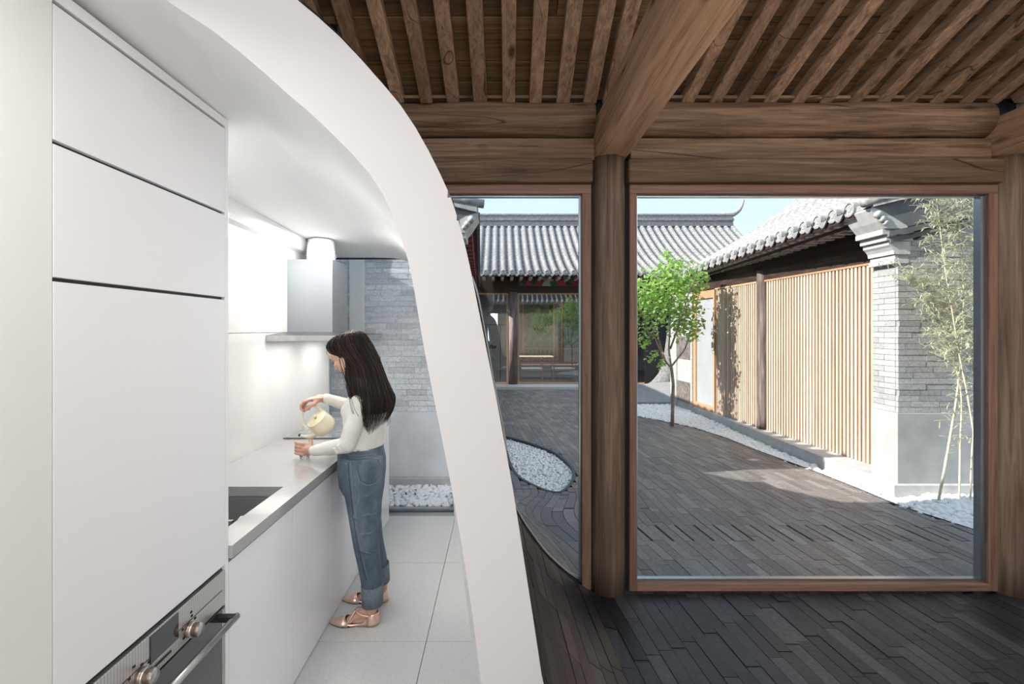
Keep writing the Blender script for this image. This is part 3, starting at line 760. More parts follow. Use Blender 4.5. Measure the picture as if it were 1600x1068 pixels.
# worktop with sink cut-out
wt = MB(); zt, zb = 0.85, 0.806; x0, x1 = -1.474, FX+0.012; sx0, sx1, sy0, sy1 = -1.36, -1.005, 1.66, 2.175
for (a, b_, c_, d_) in ((x0, x1, 1.583, sy0), (x0, x1, sy1, 3.90), (x0, sx0, sy0, sy1), (sx1, x1, sy0, sy1)): wt.box(a, b_, c_, d_, zb, zt)
link('worktop', wt, quartz, label='long grey quartz worktop with mitred front edge along the kitchen wall', cat='worktop')
SK = empty('sink', (-1.18, 1.9, 0.64), 'undermounted stainless steel sink sunk in the grey worktop', 'sink')
mb = MB(); t_ = 0.004; d_ = 0.19
mb.box(sx0-.01, sx1+.01, sy0-.01, sy1+.01, 0.805-d_-t_, 0.805-d_)
for (a, b_, c_, e_) in ((sx0-.01, sx0, sy0-.01, sy1+.01), (sx1, sx1+.01, sy0-.01, sy1+.01), (sx0, sx1, sy0-.01, sy0), (sx0, sx1, sy1, sy1+.01)): mb.box(a, b_, c_, e_, 0.805-d_, 0.804)
link('basin', mb, plain('satin_sink_steel', (0.30, 0.30, 0.30), 0.4, 0.5), SK)
link('ledge', MB().box(sx0, sx1-.10, 1.93, 1.945, 0.775, 0.79), steel, SK)
link('ledge', MB().bar((sx1-.02, 1.70, 0.782), (sx1-.09, 1.99, 0.782), 0.012, 0.012), steel, SK)
link('drain', MB().lathe([(0.045, 0), (0.045, 0.004), (0.03, 0.006), (0.028, 0.002)], Matrix.Translation((-1.18, 1.86, 0.6155))), steel, SK)
HB = empty('hob', (-1.22, 3.45, 0.85), 'flat grey glass cooktop let into the worktop behind the kettle', 'hob')
link('glass_top', MB().box(-1.44, -1.0, 3.13, 3.74, 0.8505, 0.857), hobgl, HB, bevel=0.002)
link('edge_trim', MB().box(-1.445, -0.995, 3.124, 3.13, 0.8505, 0.858), steel_dk, HB)
for (x_, y_, r_) in ((-1.32, 3.3, .08), (-1.12, 3.3, .06), (-1.32, 3.56, .06), (-1.12, 3.56, .08)):
    mb = MB(); mb.tube([(x_+r_*math.cos(2*PI*k/32), y_+r_*math.sin(2*PI*k/32), .8571) for k in range(33)], .0007, 4); link('cooking_zone', mb, steel, HB)

H = empty('range_hood', (-1.3, 3.4, 1.5), 'grey chimney range hood with flat steel canopy on the splashback', 'range hood')
link('chimney', MB().box(-1.474, -1.16, 3.25, 3.57, 1.56, 2.07), hoodm, H, bevel=0.002)
mb = MB(); mb.add([(-1.474, 2.95, 1.545), (-.97, 2.95, 1.545), (-.97, 3.85, 1.545), (-1.474, 3.85, 1.545), (-1.474, 3.22, 1.565), (-1.13, 3.22, 1.565), (-1.13, 3.6, 1.565), (-1.474, 3.6, 1.565)], [(0, 1, 5, 4), (1, 2, 6, 5), (2, 3, 7, 6), (4, 5, 6, 7), (3, 0, 4, 7)])
link('canopy_top', mb, steel_dk, H)
link('canopy', MB().box(-1.474, -.97, 2.95, 3.85, 1.508, 1.5445), steel, H, bevel=0.002)
link('filter', MB().box(-1.40, -1.04, 3.05, 3.75, 1.504, 1.508), steel_dk, H)
for y_ in (3.12, 3.68):
    link('lamp', MB().lathe([(0.03, 0), (0.03, 0.006), (0.0, 0.006)], Matrix.Translation((-1.07, y_, 1.500))), emis('hood_lamp', (1, .95, .88), 12), H)
    area('hood_light', (-1.2, y_, 1.495), (0, 0, 0), 0.35, 0.35, 3.0, (1, .96, .9))
mb = MB(); prof_ = []
for i in range(19):
    z = 2.07+0.165*i/18; prof_.append((0.098+(0.004 if i % 2 else -0.003)-0.012*(i/18)**3, z))
link('duct', MB().lathe(prof_, Matrix.Translation((-1.30, 3.41, 0)), 32), duct_m, H)

def tumbler(x, y, z):
    G_ = link('drinking_glass', MB().lathe([(0.0, 0.0), (0.022, 0.0), (0.026, 0.004), (0.034, 0.09), (0.0325, 0.09), (0.0245, 0.008), (0.0, 0.007)], Matrix.Translation((x, y, z)), 28), glassmat('tumbler_glass', 0.07, (0.97, 0.98, 0.98)),
              label='small clear drinking glass held on the worktop', cat='glass')
    return G_
tumbler(-1.105, 2.655, 0.8502)

# kettle
kcr = plain('cream_enamel', (0.72, 0.66, 0.50), 0.3, nz=0.02, coat=0.4)
kin = plain('cream_enamel_lid', (0.66, 0.59, 0.39), 0.32, nz=0.02)
ka = Vector((-0.45, -0.50, 0.74)).normalized(); kb = Vector((-0.990, 2.69, 1.008))
kq = Vector((0, 0, 1)).rotation_difference(ka).to_matrix().to_4x4(); KM = Matrix.Translation(kb) @ kq
K = empty('kettle', tuple(kb), 'cream enamel kettle with arched handle tilted to pour in the woman\'s right hand', 'kettle')
link('body', MB().lathe([(0.0, 0), (0.048, 0.0), (0.060, 0.006), (0.066, 0.022), (0.066, 0.045), (0.062, 0.075), (0.058, 0.092), (0.059, 0.096), (0.054, 0.096), (0.052, 0.09), (0.0, 0.09)], KM, 36), kcr, K)
lid = link('lid', MB().lathe([(0.053, 0.0905), (0.051, 0.094), (0.035, 0.098), (0.012, 0.1), (0.0, 0.1)], KM, 32), kin, K)
link('knob', MB().lathe([(0.006, 0.099), (0.005, 0.107), (0.011, 0.112), (0.009, 0.119), (0.0, 0.120)], KM, 16), kin, lid)
sp = catmull([(-1.03, 2.655, 1.00), (-1.065, 2.65, 0.977), (-1.10, 2.65, 0.975), (-1.128, 2.65, 0.982)], 5)
link('spout', MB().tube(sp, [0.020-0.013*min(1, i/12) for i in range(len(sp))], 14), kcr, K)
link('spout_tip', MB().tube([(-1.127, 2.65, 0.982), (-1.136, 2.65, 0.985)], 0.0085, 12), blackm, K)
hp = catmull([(-1.085, 2.66, 1.010), (-1.118, 2.675, 1.035), (-1.133, 2.685, 1.075), (-1.120, 2.69, 1.120), (-1.085, 2.69, 1.143), (-1.050, 2.69, 1.140), (-1.028, 2.70, 1.112), (-1.018, 2.715, 1.085)], 5)
link('handle', MB().tube(hp, 0.0065, 10, flat=1.3), kcr, K)

# interior lighting: unseen area lights added to brighten the room and the kitchen
area('rear_fill', (2.0, -2.4, 3.55), (PI/2, 0, 0), 4.0, 1.4, 45, (1.0, .93, .86))  # added behind the camera to brighten the room, stands in for daylight
area('floor_bounce_fill', (1.9, -0.9, 0.06), (PI, 0, 0), 2.4, 1.6, 38, (1.0, .84, .68))  # added low light facing up, stands in for bounce off the floor
area('kitchen_rear_fill', (-0.45, -2.4, 1.6), (PI/2, 0, 0), 0.7, 2.0, 30, (1.0, .97, .93))  # added behind the camera to brighten the cabinet fronts
dl = plain('unused_light_grey', (0.8, 0.8, 0.8), 0.5)
for i, y_ in enumerate((0.35, 1.9, 3.0)):
    zc_ = lerp(2.305, 2.215, (y_-1.0)/3.1)-0.002
    area('kitchen_overhead_fill', ((-0.5, -1.12, -1.12)[i], y_, zc_-0.01), (0, 0, 0), 0.3, 0.5, (9, 6, 14)[i], (1, .97, .93))  # added overhead lights without fittings, they brighten and warm the kitchen

# ================================================================ roofs
def roof(parent, Oo, A, B, L, run, zf, pitch, mt, mdk, step=0.17, rad=0.07, ends=True, arc=8, nm=('tile_row', 'trough_row')):
    A = Vector(A); B = Vector(B); Oo = Vector(Oo)
    M = Matrix(((A.x, B.x, 0, Oo.x), (A.y, B.y, 0, Oo.y), (A.z, B.z, 1, Oo.z), (0, 0, 0, 1)))
    def barrel():
        mb = MB(); v = 0.0
        while v < run-1e-6:
            v1 = min(v+step*1.02, run); rings = []
            for vv, r_ in ((v, rad), (v1, rad*0.86)):
                rings.append([Vector((math.cos(PI*k/arc)*r_, vv, zf(vv)+math.sin(PI*k/arc)*r_*0.95)) for k in range(arc+1)])
            c0 = [Vector((p.x*0.8, p.y+.001, zf(v)+(p.z-zf(v))*0.8)) for p in rings[0]]
            mb.loft([c0]+rings, closed=False, smooth=False); v += step
        return mb.mesh('tile_row')
    def pan():
        mb = MB(); v = 0.0; st = step*0.55; h = pitch/2
        while v < run-1e-6:
            v1 = min(v+st*1.05, run); rings = []
            for vv, dz in ((v, 0.0), (v1, -0.014)):
                rings.append([Vector((h+(-1+2*k/5)*(h-rad*0.6), vv, zf(vv)+dz+0.02-0.045*(1-(-1+2*k/5)**2))) for k in range(6)])
            low = [p+Vector((0, 0, -0.016)) for p in rings[0]]
            mb.loft([low]+rings, closed=False, smooth=False); v += st
        return mb.mesh('trough_row')
    bm_, pm_ = barrel(), pan(); bm_.materials.append(mt); pm_.materials.append(mdk)
    ec = MB(); r_ = rad*1.05
    ec.loft([[Vector((math.cos(2*PI*k/18)*q, vv, zf(0)+0.01+math.sin(2*PI*k/18)*q)) for k in range(18)] for q, vv in ((r_, 0.03), (r_, -0.015), (r_*0.82, -0.018), (r_*0.78, -0.008), (r_*0.35, -0.008), (r_*0.3, -0.014), (0.001, -0.014))], smooth=False)
    ec = ec.mesh('end_tile'); ec.materials.append(mt)
    dp = MB(); h = pitch/2; wd = h-rad*0.45; top = []; bot = []
    for k in range(9):
        t = -1+2*k/8; top.append(Vector((h+t*wd, -0.02, zf(0)+0.025-0.045*(1-t*t)))); bot.append(Vector((h+t*wd*0.96, -0.035, zf(0)+0.015-0.105*(1-abs(t)**1.7))))
    dp.loft([top, bot, [p+Vector((0, 0.014, 0)) for p in bot], [p+Vector((0, 0.03, 0)) for p in top]], closed=False, smooth=False)
    dp = dp.mesh('drip_tile'); dp.materials.append(mdk)
    n_ = int(L/pitch)
    for i in range(n_+1):
        T_ = M @ Matrix.Translation((i*pitch, 0, 0))
        def put(nm_, me):
            o = bpy.data.objects.new(nm_, me); C.objects.link(o); o.parent = parent
            o.matrix_parent_inverse = WM.get(parent.name, Matrix()).inverted() @ M; o.location = (i*pitch, 0, 0)
        put(nm[0], bm_)
        if i < n_: put(nm[1], pm_)
        if ends:
            put('end_tile', ec)
            if i < n_: put('drip_tile', dp)
    # deck under the tiles
    mb = MB(); K_ = 10
    for a, b_ in ((-0.05, n_*pitch+0.06),):
        r1 = [[M @ Vector((u, run*k/K_, zf(run*k/K_)-dz)) for u, dz in ((a, .035), (b_, .035), (b_, .09), (a, .09))] for k in range(K_+1)]
        mb.loft(r1, smooth=False)
    link('roof_deck', mb, wood_darkred, parent)

SHADED = {}
# ---------------------------------------------------------------- gable fronts (right building and left building)
def gable(P, side, cx, fy, bmat, xmax, zdado, dmat, mcol, kerb=True, hs=(0.24, 0.075)):
    X = lambda d: cx+side*d
    def bx(name, d0, d1, y0, y1, z0, z1, m_, **k):
        a, b_ = sorted((X(d0), X(d1))); return link(name, MB().box(a, b_, y0, y1, z0, z1), m_, P, **k)
    ztop = lambda d: 2.44+0.22*d
    # core wall
    a = MB(); pts = [(0.012, 0.12), (xmax, 0.12), (xmax, ztop(xmax)+.4), (0.012, ztop(0)-0.1)]
    a.add([(X(d), fy+0.007, z) for d, z in pts]+[(X(d), fy+0.30, z) for d, z in pts], [(0, 1, 2, 3), (7, 6, 5, 4), (0, 4, 5, 1), (1, 5, 6, 2), (2, 6, 7, 3), (3, 7, 4, 0)])
    fixn(link('wall_core', a, plain('grey_mortar', mcol, 0.95), P))
    bx('dado', -0.015, xmax, fy-0.012, fy+0.30, 0.12, zdado, dmat, bevel=0.003)
    if kerb: bx('plinth', -0.09, xmax, fy-0.06, fy+0.33, -0.1, 0.12, plinth_m, bevel=0.006)
    cnt = 0; z = zdado+0.003; r_ = 0; joined = MB(); h = 0.055
    while z < 2.62:
        off = (0.0, 0.13, 0.06, 0.19)[r_ % 4]; d = -off
        while d < xmax:
            L_ = 0.26 if (r_ % 3) else 0.20
            a, b_ = max(0, d), min(d+L_, xmax)
            if b_-a > 0.03 and z+h < ztop(max(a, 0))+0.02:
                q = R.uniform(-.003, .002); xa, xb = sorted((X(a+.0015), X(b_-.0015)))
                mbk = MB().box(xa, xb, fy-q, fy+0.03, z, z+h-0.004)
                if cnt < 290: link('brick', mbk, bmat, P); cnt += 1
                else: joined.box(xa, xb, fy-q, fy+0.03, z, z+h-0.004, var=R.random()+.001)
            d += L_
        # side face of the pier
        if z+h < 2.21:
            ys = [fy+.0315, fy+.16, fy+.30] if r_ % 2 else [fy+.0315, fy+.23, fy+.30]
            for y0, y1 in zip(ys, ys[1:]):
                xa, xb = sorted((X(R.uniform(-.002, .002)), X(0.03)))
                mbk = MB().box(xa, xb, y0+.0015, y1-.0015, z, z+h-0.004)
                link('pier_brick', mbk, bmat, P)
        z += h; r_ += 1
    if joined.v: link('upper_bricks', joined, bmat, P, kind='stuff')
    # corbels
    y0, y1 = fy-0.015, fy+0.30
    bx('corbel', -0.045, 0.10, y0+.01, y1, 2.212, 2.252, corbel_m, bevel=0.004)
    bx('corbel', -0.03, 0.10, y0+.02, y1, 2.256, 2.295, corbel_m, bevel=0.004)
    prf = [(0.0, 2.298), (-0.05, 2.30), (-0.056, 2.335), (-0.078, 2.365), (-0.10, 2.385), (-0.105, 2.42), (0.10, 2.42), (0.10, 2.298)]
    mb = MB(); mb.loft([[Vector((X(d), y, z_)) for d, z_ in prf] for y in (y0, y1)], smooth=False); fixn(link('carved_corbel', mb, corbel_m, P))
    bx('corbel', -0.135, 0.12, y0-.01, y1, 2.425, 2.475, corbel_m, bevel=0.004)
    bx('corbel', -0.18, 0.12, y0-.02, y1, 2.48, 2.53, corbel_m, bevel=0.004)
    pl = [(0.05, 2.535), (-0.17, 2.535), (-0.225, 2.60), (-0.30, 2.715), (-0.285, 2.735), (-0.18, 2.70), (0.05, 2.56)]
    mb = MB(); mb.loft([[Vector((X(d), y, z_)) for d, z_ in pl] for y in (y0-.03, y1)], smooth=False); fixn(link('tilted_corbel', mb, corbel_m, P))
    for d, z_, r2 in ((-0.235, 2.665, .034), (-0.195, 2.62, .028), (-0.165, 2.585, .022)):
        link('scroll', MB().cyl((X(d), y0-.055, z_), (X(d), y0-.02, z_), r2, n=16), corbel_m, P)
    # gable board and string courses
    def strip(name, z_at0, th, slope, y0_, y1_, d0, d1, m_):
        mb = MB(); rings = []
        for k in range(9):
            d = lerp(d0, d1, k/8); zz = z_at0+slope*d+0.075*max(0, d)**2
            rings.append([Vector((X(d), y0_, zz)), Vector((X(d), y1_, zz)), Vector((X(d), y1_, zz+th)), Vector((X(d), y0_, zz+th))])
        mb.loft(rings, smooth=False); return fixn(link(name, mb, m_, P))
    strip('string_course', 2.425, 0.05, 0.20, fy-.035, fy+.1, -.10, xmax, gable_m)
    strip('string_course', 2.485, 0.05, 0.20, fy-.055, fy+.1, -.13, xmax, gable_m)
    ds = [-.29, -.24, -.17, -.10, .1, .3, .6, .9, 1.2, xmax]; mb = MB(); rings = []
    for d in ds:
        lo = 2.54+.22*d+.075*max(0, d)**2 if d >= -.1 else interp([(-.29, 2.72), (-.24, 2.63), (-.17, 2.55), (-.10, 2.518)], d); hi = 2.815+.24*d+.075*max(0, d)**2
        rings.append([Vector((X(d), yy_, zz_)) for yy_, zz_ in ((fy-.042, lo), (fy+.05, lo), (fy+.05, hi), (fy-.042, hi))])
    mb.loft(rings, smooth=False); fixn(link('gable_board', mb, gable_m, P))
    link('gable_infill', MB().box(*sorted((X(-.05), X(xmax))), fy+.04, fy+.2, 2.3, 2.75), gable_m, P)
    mb = MB(); rings = []
    for d in ds:
        lo = 2.805+.24*d+.075*max(0, d)**2; hi = 2.865+hs[0]*max(d, -.3)*(1 if d > 0 else .6)+hs[1]*max(0, d)**2
        rings.append([Vector((X(d), yy_, zz_)) for yy_, zz_ in ((fy-.07, lo), (fy+.20, lo), (fy+.22, hi), (fy-.05, hi))])
    mb.loft(rings, smooth=False); fixn(link('verge_tile', mb, tile_m, P))
    mb = MB(); pts = [(X(d), fy-0.03, 2.875+hs[0]*d*(1 if d > 0 else .6)+hs[1]*max(0, d)**2) for d in [-.36+0.2*k for k in range(int((xmax+.36)/.2)+1)]]
    mb.tube(pts, 0.045, 12); link('verge_roll', mb, tile_m, P)

# ---------------------------------------------------------------- right building
RB = empty('right_building', (4.2, 7, 0), 'grey tiled courtyard house with pale slatted front and brick gable on the right', 'building')
rz = lambda v: 0.46*v+0.06*v*v
roof(RB, (3.50, 4.66, 2.765), (0.012, 1, -0.026), (1, 0, 0), 5.0, 2.5, rz, 0.24, tile_m, tile_dk)
gable(RB, 1, 3.80, 4.45, wall_brick, 1.35, 0.787, dado_m, (0.30, 0.305, 0.31), True, (0.45, 0.06))
link('kerb_stone', MB().box(PLX, 4.5, 4.79, 5.95, -0.1, 0.12), plinth_m, RB, bevel=0.006)
link('kerb_stone', MB().box(PLX, 4.5, 5.954, 7.2, -0.1, 0.12), plinth_m, RB, bevel=0.006)
link('kerb_stone', MB().box(PLX, 4.5, 7.204, 8.5, -0.1, 0.12), plinth_m, RB, bevel=0.006)
link('kerb_stone', MB().box(PLX, 4.5, 8.504, 9.75, -0.1, 0.12), plinth_m, RB, bevel=0.006)
def fwall(name, ya_, yb_, z0, z1, m_, th=0.05, off=0.0, P=RB):
    mb = MB(); a = FAC(ya_)+off; b_ = FAC(yb_)+off
    mb.add([(a, ya_, z0), (a+th, ya_, z0), (b_+th, yb_, z0), (b_, yb_, z0), (a, ya_, z1), (a+th, ya_, z1), (b_+th, yb_, z1), (b_, yb_, z1)], [(3, 2, 1, 0), (4, 5, 6, 7), (0, 1, 5, 4), (1, 2, 6, 5), (2, 3, 7, 6), (3, 0, 4, 7)])
    return link(name, mb, m_, P)
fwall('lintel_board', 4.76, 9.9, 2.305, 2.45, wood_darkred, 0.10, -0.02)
mb = MB(); ub = []
for k in range(13):
    y_ = lerp(4.76, 9.6, k/12); x_ = FAC(y_)+0.03; zt_ = 2.765-0.026*(y_-4.66)+rz(max(0, x_-3.5-0.012*(y_-4.66)))-0.10
    ub.append([Vector((x_, y_, 2.45)), Vector((x_+.1, y_, 2.45)), Vector((x_+.1, y_, zt_)), Vector((x_, y_, zt_))])
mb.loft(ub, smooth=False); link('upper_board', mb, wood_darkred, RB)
fwall('back_panel', 4.76, 8.15, 0.12, 2.30, plain('tan_backing_board', (0.66, 0.52, 0.41), 0.7), 0.03, 0.028)
fwall('inner_wall', 4.76, 9.9, 0.0, 2.7, plain('dim_inner_wall', (0.3, 0.3, 0.3), 0.8), 0.05, 0.35)
for i in range(32):
    y_ = 4.72+0.155*i
    link('rafter_end', MB().box(3.53+0.012*(y_-4.7), 3.95, y_, y_+0.062, 2.655-0.026*(y_-4.7), 2.71-0.026*(y_-4.7)), plain('grey_pink_rafter_paint', (0.55, 0.48, 0.46), 0.7, nz=0.25, scale=30) if i == 0 else bpy.data.materials['grey_pink_rafter_paint'], RB)
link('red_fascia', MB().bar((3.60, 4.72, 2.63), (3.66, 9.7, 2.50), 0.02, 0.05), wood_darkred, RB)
# ridge and far verge
mb = MB(); zr = 2.765+rz(2.5)
mb.tube([(6.0, 4.5, zr+.05), (6.03, 9.0, zr-.05)], 0.11, 12); link('ridge', mb, tile_m, RB)
mb = MB(); pts = [(3.57+v, 9.50, 2.64+rz(v)+0.03) for v in [0.25*k for k in range(11)]]; mb.tube(pts, 0.05, 10); link('verge_roll', mb, tile_m, RB)
pp = column(FAC(6.92)+0.02, 6.92, 0.085, 2.45, 'weathered grey round post between the two slatted screens', wood_post, 'timber_post')
for o in (pp,):
    for v in o.data.vertices: v.co.z = 0.12+v.co.z*(2.33/2.45)
def screen(ya_, yb_, label):
    Sx = empty('slatted_screen', (FAC((ya_+yb_)/2), (ya_+yb_)/2, 0.12), label, 'screen', 'pale timber slat screens')
    n_ = int((yb_-ya_)/0.053)
    me = MB().box(-0.032, 0.0, -0.0145, 0.0145, 0, 2.155).mesh('slat'); me.materials.append(wood_slat)
    for i in range(n_):
        y_ = ya_+0.03+i*(yb_-ya_-0.03)/n_
        inst('slat', me, Sx, Matrix.Translation((FAC(y_)+0.02, y_, 0.125)) @ Matrix.Rotation(0.077, 4, 'Z'))
    fwall('top_rail', ya_, yb_, 2.282, 2.305, wood_door, 0.06, -0.02, Sx)
screen(4.80, 6.83, 'near wide screen of pale vertical timber slats right of the grey post')
screen(7.01, 8.17, 'far narrow screen of pale vertical timber slats dappled by tree shadow')
D_ = empty('glazed_door', (FAC(8.55), 8.55, 0.12), 'narrow timber framed frosted glass door left of the slatted screens', 'door')
for (a, b_, z0, z1) in ((8.20, 8.24, .12, 2.29), (8.86, 8.95, .12, 2.29), (8.24, 8.86, .12, .22), (8.24, 8.86, 2.15, 2.29)):
    fwall('door_frame', a, b_, z0, z1, wood_door, 0.07, -0.015, D_)
fwall('pane', 8.24, 8.86, .22, 2.15, plain('frosted_glass', (0.40, 0.42, 0.44), 0.25, coat=0.6, nz=0.05, scale=3), 0.015, 0.015, D_)
fwall('end_wall', 9.05, 9.95, 0.0, 2.3, dado_m, 0.2, -0.01)
fwall('mural_band', 9.08, 9.6, 0.15, 0.55, plain('dark_brick_patch', (0.16, 0.14, 0.13), 0.9, nz=0.4, scale=14), 0.01, -0.022)
fwall('mural_band', 9.08, 9.6, 1.0, 1.45, bpy.data.materials['dark_brick_patch'], 0.01, -0.022)
fwall('white_jamb', 8.96, 9.04, 0.1, 2.3, plain('old_white_paint', (0.42, 0.40, 0.38), 0.8, nz=0.2), 0.08, -0.03)
fwall('white_jamb', 9.62, 9.75, 0.0, 2.3, bpy.data.materials['old_white_paint'], 0.08, -0.03)

# ---------------------------------------------------------------- left building
LBd = empty('left_building', (-2, 8, 0), 'grey tiled house seen edge-on at the left behind the white arch', 'building')
lz = lambda v: 0.27*v+0.10*v*v
roof(LBd, (-0.235, 4.86, 2.79), (-0.040, 1, -0.006), (-1, 0, 0), 7.2, 2.2, lz, 0.24, tile_m, tile_dk)
roof(LBd, (-4.635, 4.86, 2.79), (-0.040, 1, -0.006), (1, 0, 0), 7.2, 2.2, lz, 0.24, tile_m, tile_dk, ends=False, step=0.5)
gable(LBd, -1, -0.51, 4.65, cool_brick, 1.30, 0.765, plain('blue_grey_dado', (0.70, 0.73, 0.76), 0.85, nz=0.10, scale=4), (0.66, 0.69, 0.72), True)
link('house_wall', MB().box(-4.3, -0.85, 4.97, 12.2, 0, 2.75), plain('plain_grey_wall', (0.3, 0.3, 0.3), 0.9), LBd)
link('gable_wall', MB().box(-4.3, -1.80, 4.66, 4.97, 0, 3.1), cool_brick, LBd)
link('ridge', MB().box(-2.60, -2.35, 4.75, 12.1, 3.80, 4.15), tile_m, LBd)
link('red_fascia', MB().bar((-0.285, 4.86, 2.735), (-0.565, 12.0, 2.69), 0.02, 0.055), redpaint, LBd)
for i in range(44):
    y_ = 4.9+0.16*i; x_ = -0.29-0.04*(y_-4.86)
    link('rafter_end', MB().box(x_-0.5, x_, y_, y_+0.07, 2.60, 2.665), redpaint if i % 2 else wood_darkred, LBd)
link('white_panel', MB().box(-1.475, -1.335, 4.60, 4.645, 1.55, 2.45), white_wall, LBd)

# ---------------------------------------------------------------- own roof outside, wing roof (seen in reflections, casts the shade)
OR = empty('home_roof', (1, 1, 2.8), kind='structure')
roof(OR, (-1.95, 3.42, 2.84), (1, 0, 0), (0, -1, 0), 6.2, 5.7, lambda v: 0.47*v+0.03, 0.24, tile_m, tile_dk, step=0.5)
WR = empty('wing_roof', (-4, 2, 3), kind='structure')
dz = -0.22; link('roof_deck', MB().add([(x_, y_, z_+dz) for x_, y_, z_ in ((-2.0, 4.56, 2.90), (-6.5, 4.56, 2.90), (-6.5, 0.5, 5.17), (-2.0, 0.5, 5.17), (-2.0, 4.56, 2.80), (-6.5, 4.56, 2.80), (-6.5, 0.5, 5.07), (-2.0, 0.5, 5.07))], [(0, 1, 2, 3), (7, 6, 5, 4), (0, 4, 5, 1), (1, 5, 6, 2), (2, 6, 7, 3), (3, 7, 4, 0)]), tile_dk, WR)
link('side_wall', MB().add([(-2.0, 4.5, 0), (-2.0, -2.5, 0), (-2.0, -2.5, 5.1), (-2.0, 0.5, 4.9), (-2.0, 4.5, 2.63)], [(0, 1, 2, 3, 4)]), white_wall, WR)
link('ground_beyond', MB().box(-60, 60, -60, 60, -0.62, -0.52), plain('distant_ground', (0.2, 0.19, 0.18), 0.9), kind='structure')

# ---------------------------------------------------------------- far building
FB = empty('far_building', (3, 14, 0), 'long grey tiled hall with tall glass front closing the far side of the courtyard', 'building')
fz = lambda v: 0.36*v+0.073*v*v
roof(FB, (-1.27, 12.2, 3.06), (1, 0, 0), (0, 1, 0), 9.2, 3.3, fz, 0.23, tile_m, tile_dk, step=0.12, rad=0.068)
zr = 3.06+fz(3.3)
for (h0, h1, t_, m_) in ((-.05, .12, .10, tile_m), (.12, .20, .16, tile_dk), (.20, .30, .10, tile_m), (.30, .36, .14, tile_m)):
    link('ridge_course', MB().box(-1.6, 7.72, 15.5-t_, 15.5+t_, zr+h0, zr+h1), m_, FB, bevel=0.01)
mb = MB(); hp = catmull([(7.4, 15.5, zr+.30), (7.75, 15.5, zr+.36), (8.0, 15.5, zr+.55), (8.12, 15.5, zr+.85)], 5); mb.tube(hp, [0.11-0.0055*i for i in range(len(hp))], 8); link('ridge_horn', mb, tile_m, FB)
link('stone_plinth', MB().box(-1.6, 8, 12.36, 13.3, -0.1, 0.075), plain('white_stone_step', (0.62, 0.61, 0.59), 0.8, nz=0.05), FB, bevel=0.01)
for i in range(36):
    x_ = -1.2+0.25*i
    link('rafter_end', MB().box(x_, x_+.075, 12.27, 12.9, 2.93, 3.0), bpy.data.materials['grey_pink_rafter_paint'], FB)
link('red_fascia', MB().box(0.5, 8, 12.24, 12.26, 3.0, 3.045), redpaint, FB)
link('lintel', MB().box(-1.5, 8, 12.93, 13.1, 2.60, 2.79), wood_darkred, FB)
link('frieze_board', MB().box(-1.5, 0.52, 12.96, 13.1, 2.79, 3.2), wood_darkred, FB)
m, n, b = mat('painted_frieze'); S(b, rough=0.6)
vo = nd(n, 'TexVoronoi'); vo.inputs['Scale'].default_value = 5.5; n.links.new(coords(n, (1, 1, 1.3)), vo.inputs['Vector'])
wn = nd(n, 'TexWhiteNoise'); n.links.new(vo.outputs['Position'], wn.inputs[0])
r_ = ramp(n, wn.outputs['Value'], [(0, (.30, .02, .02)), (.34, (.02, .09, .06)), (.55, (.03, .03, .03)), (.68, (.45, .40, .33)), (.80, (.38, .03, .03)), (.92, (.03, .12, .10))]); r_.node.color_ramp.interpolation = 'CONSTANT'
n.links.new(r_, b.inputs['Base Color'])
link('painted_frieze', MB().box(0.52, 8, 12.95, 13.1, 2.79, 3.2), m, FB)
for cx_ in (0.385, 3.30):
    mb = MB(); mb.cyl((cx_, 12.98, 0.075), (cx_, 12.98, 2.62), 0.12, n=20); link('post', mb, wood_post if cx_ < 1 else wood_darkred, FB)
def ffr(x0, x1):
    for (a, b_, z0, z1) in ((x0, x1, .075, .12), (x0, x1, 2.56, 2.60), (x0, x0+.045, .12, 2.56), (x1-.045, x1, .12, 2.56)):
        link('window_frame', MB().box(a, b_, 12.97, 13.03, z0, z1), wood_door, FB)
    link('pane', MB().add([(x0+.04, 13.0, .12), (x1-.04, 13.0, .12), (x1-.04, 13.0, 2.56), (x0+.04, 13.0, 2.56)], [(0, 1, 2, 3)]), glass_far, FB)
ffr(-1.4, 0.25); ffr(0.51, 3.17); ffr(3.43, 5.0)
link('room_floor', MB().box(-1.5, 8, 13.05, 17.5, 0.0, 0.075), plain('dark_hall_floor', (0.10, 0.10, 0.105), 0.4), FB)
hw = plain('grey_hall_wall', (0.25, 0.26, 0.26), 0.9, nz=0.1)
link('room_wall', MB().box(-1.5, 8, 17.4, 17.5, 0, 3.2), hw, FB)
link('room_wall', MB().box(-1.5, -1.4, 13.1, 17.4, 0, 3.2), hw, FB); link('room_wall', MB().box(8.0, 8.1, 13.0, 17.4, 0, 3.2), hw, FB)
link('room_ceiling', MB().box(-1.5, 8, 13.1, 17.4, 3.0, 3.2), wood_darkred, FB)
for x_ in (0.9, 2.35, 4.0):
    link('rear_window', MB().box(x_, x_+1.1, 17.34, 17.39, 0.7, 2.6), plain('green_garden_view', (0.12, 0.17, 0.10), 0.8, nz=0.6, scale=6) if x_ < 1 else bpy.data.materials['green_garden_view'], FB)
    for dx in (-.05, 1.1): link('rear_frame', MB().box(x_+dx, x_+dx+.05, 17.30, 17.39, 0.6, 2.65), wood_door, FB)
area('hall_fill', (1.4, 14.8, 2.95), (0, 0, 0), 2.5, 1.5, 70, (1.0, .95, .9))  # added light without a fitting, brightens the furniture behind the far glass
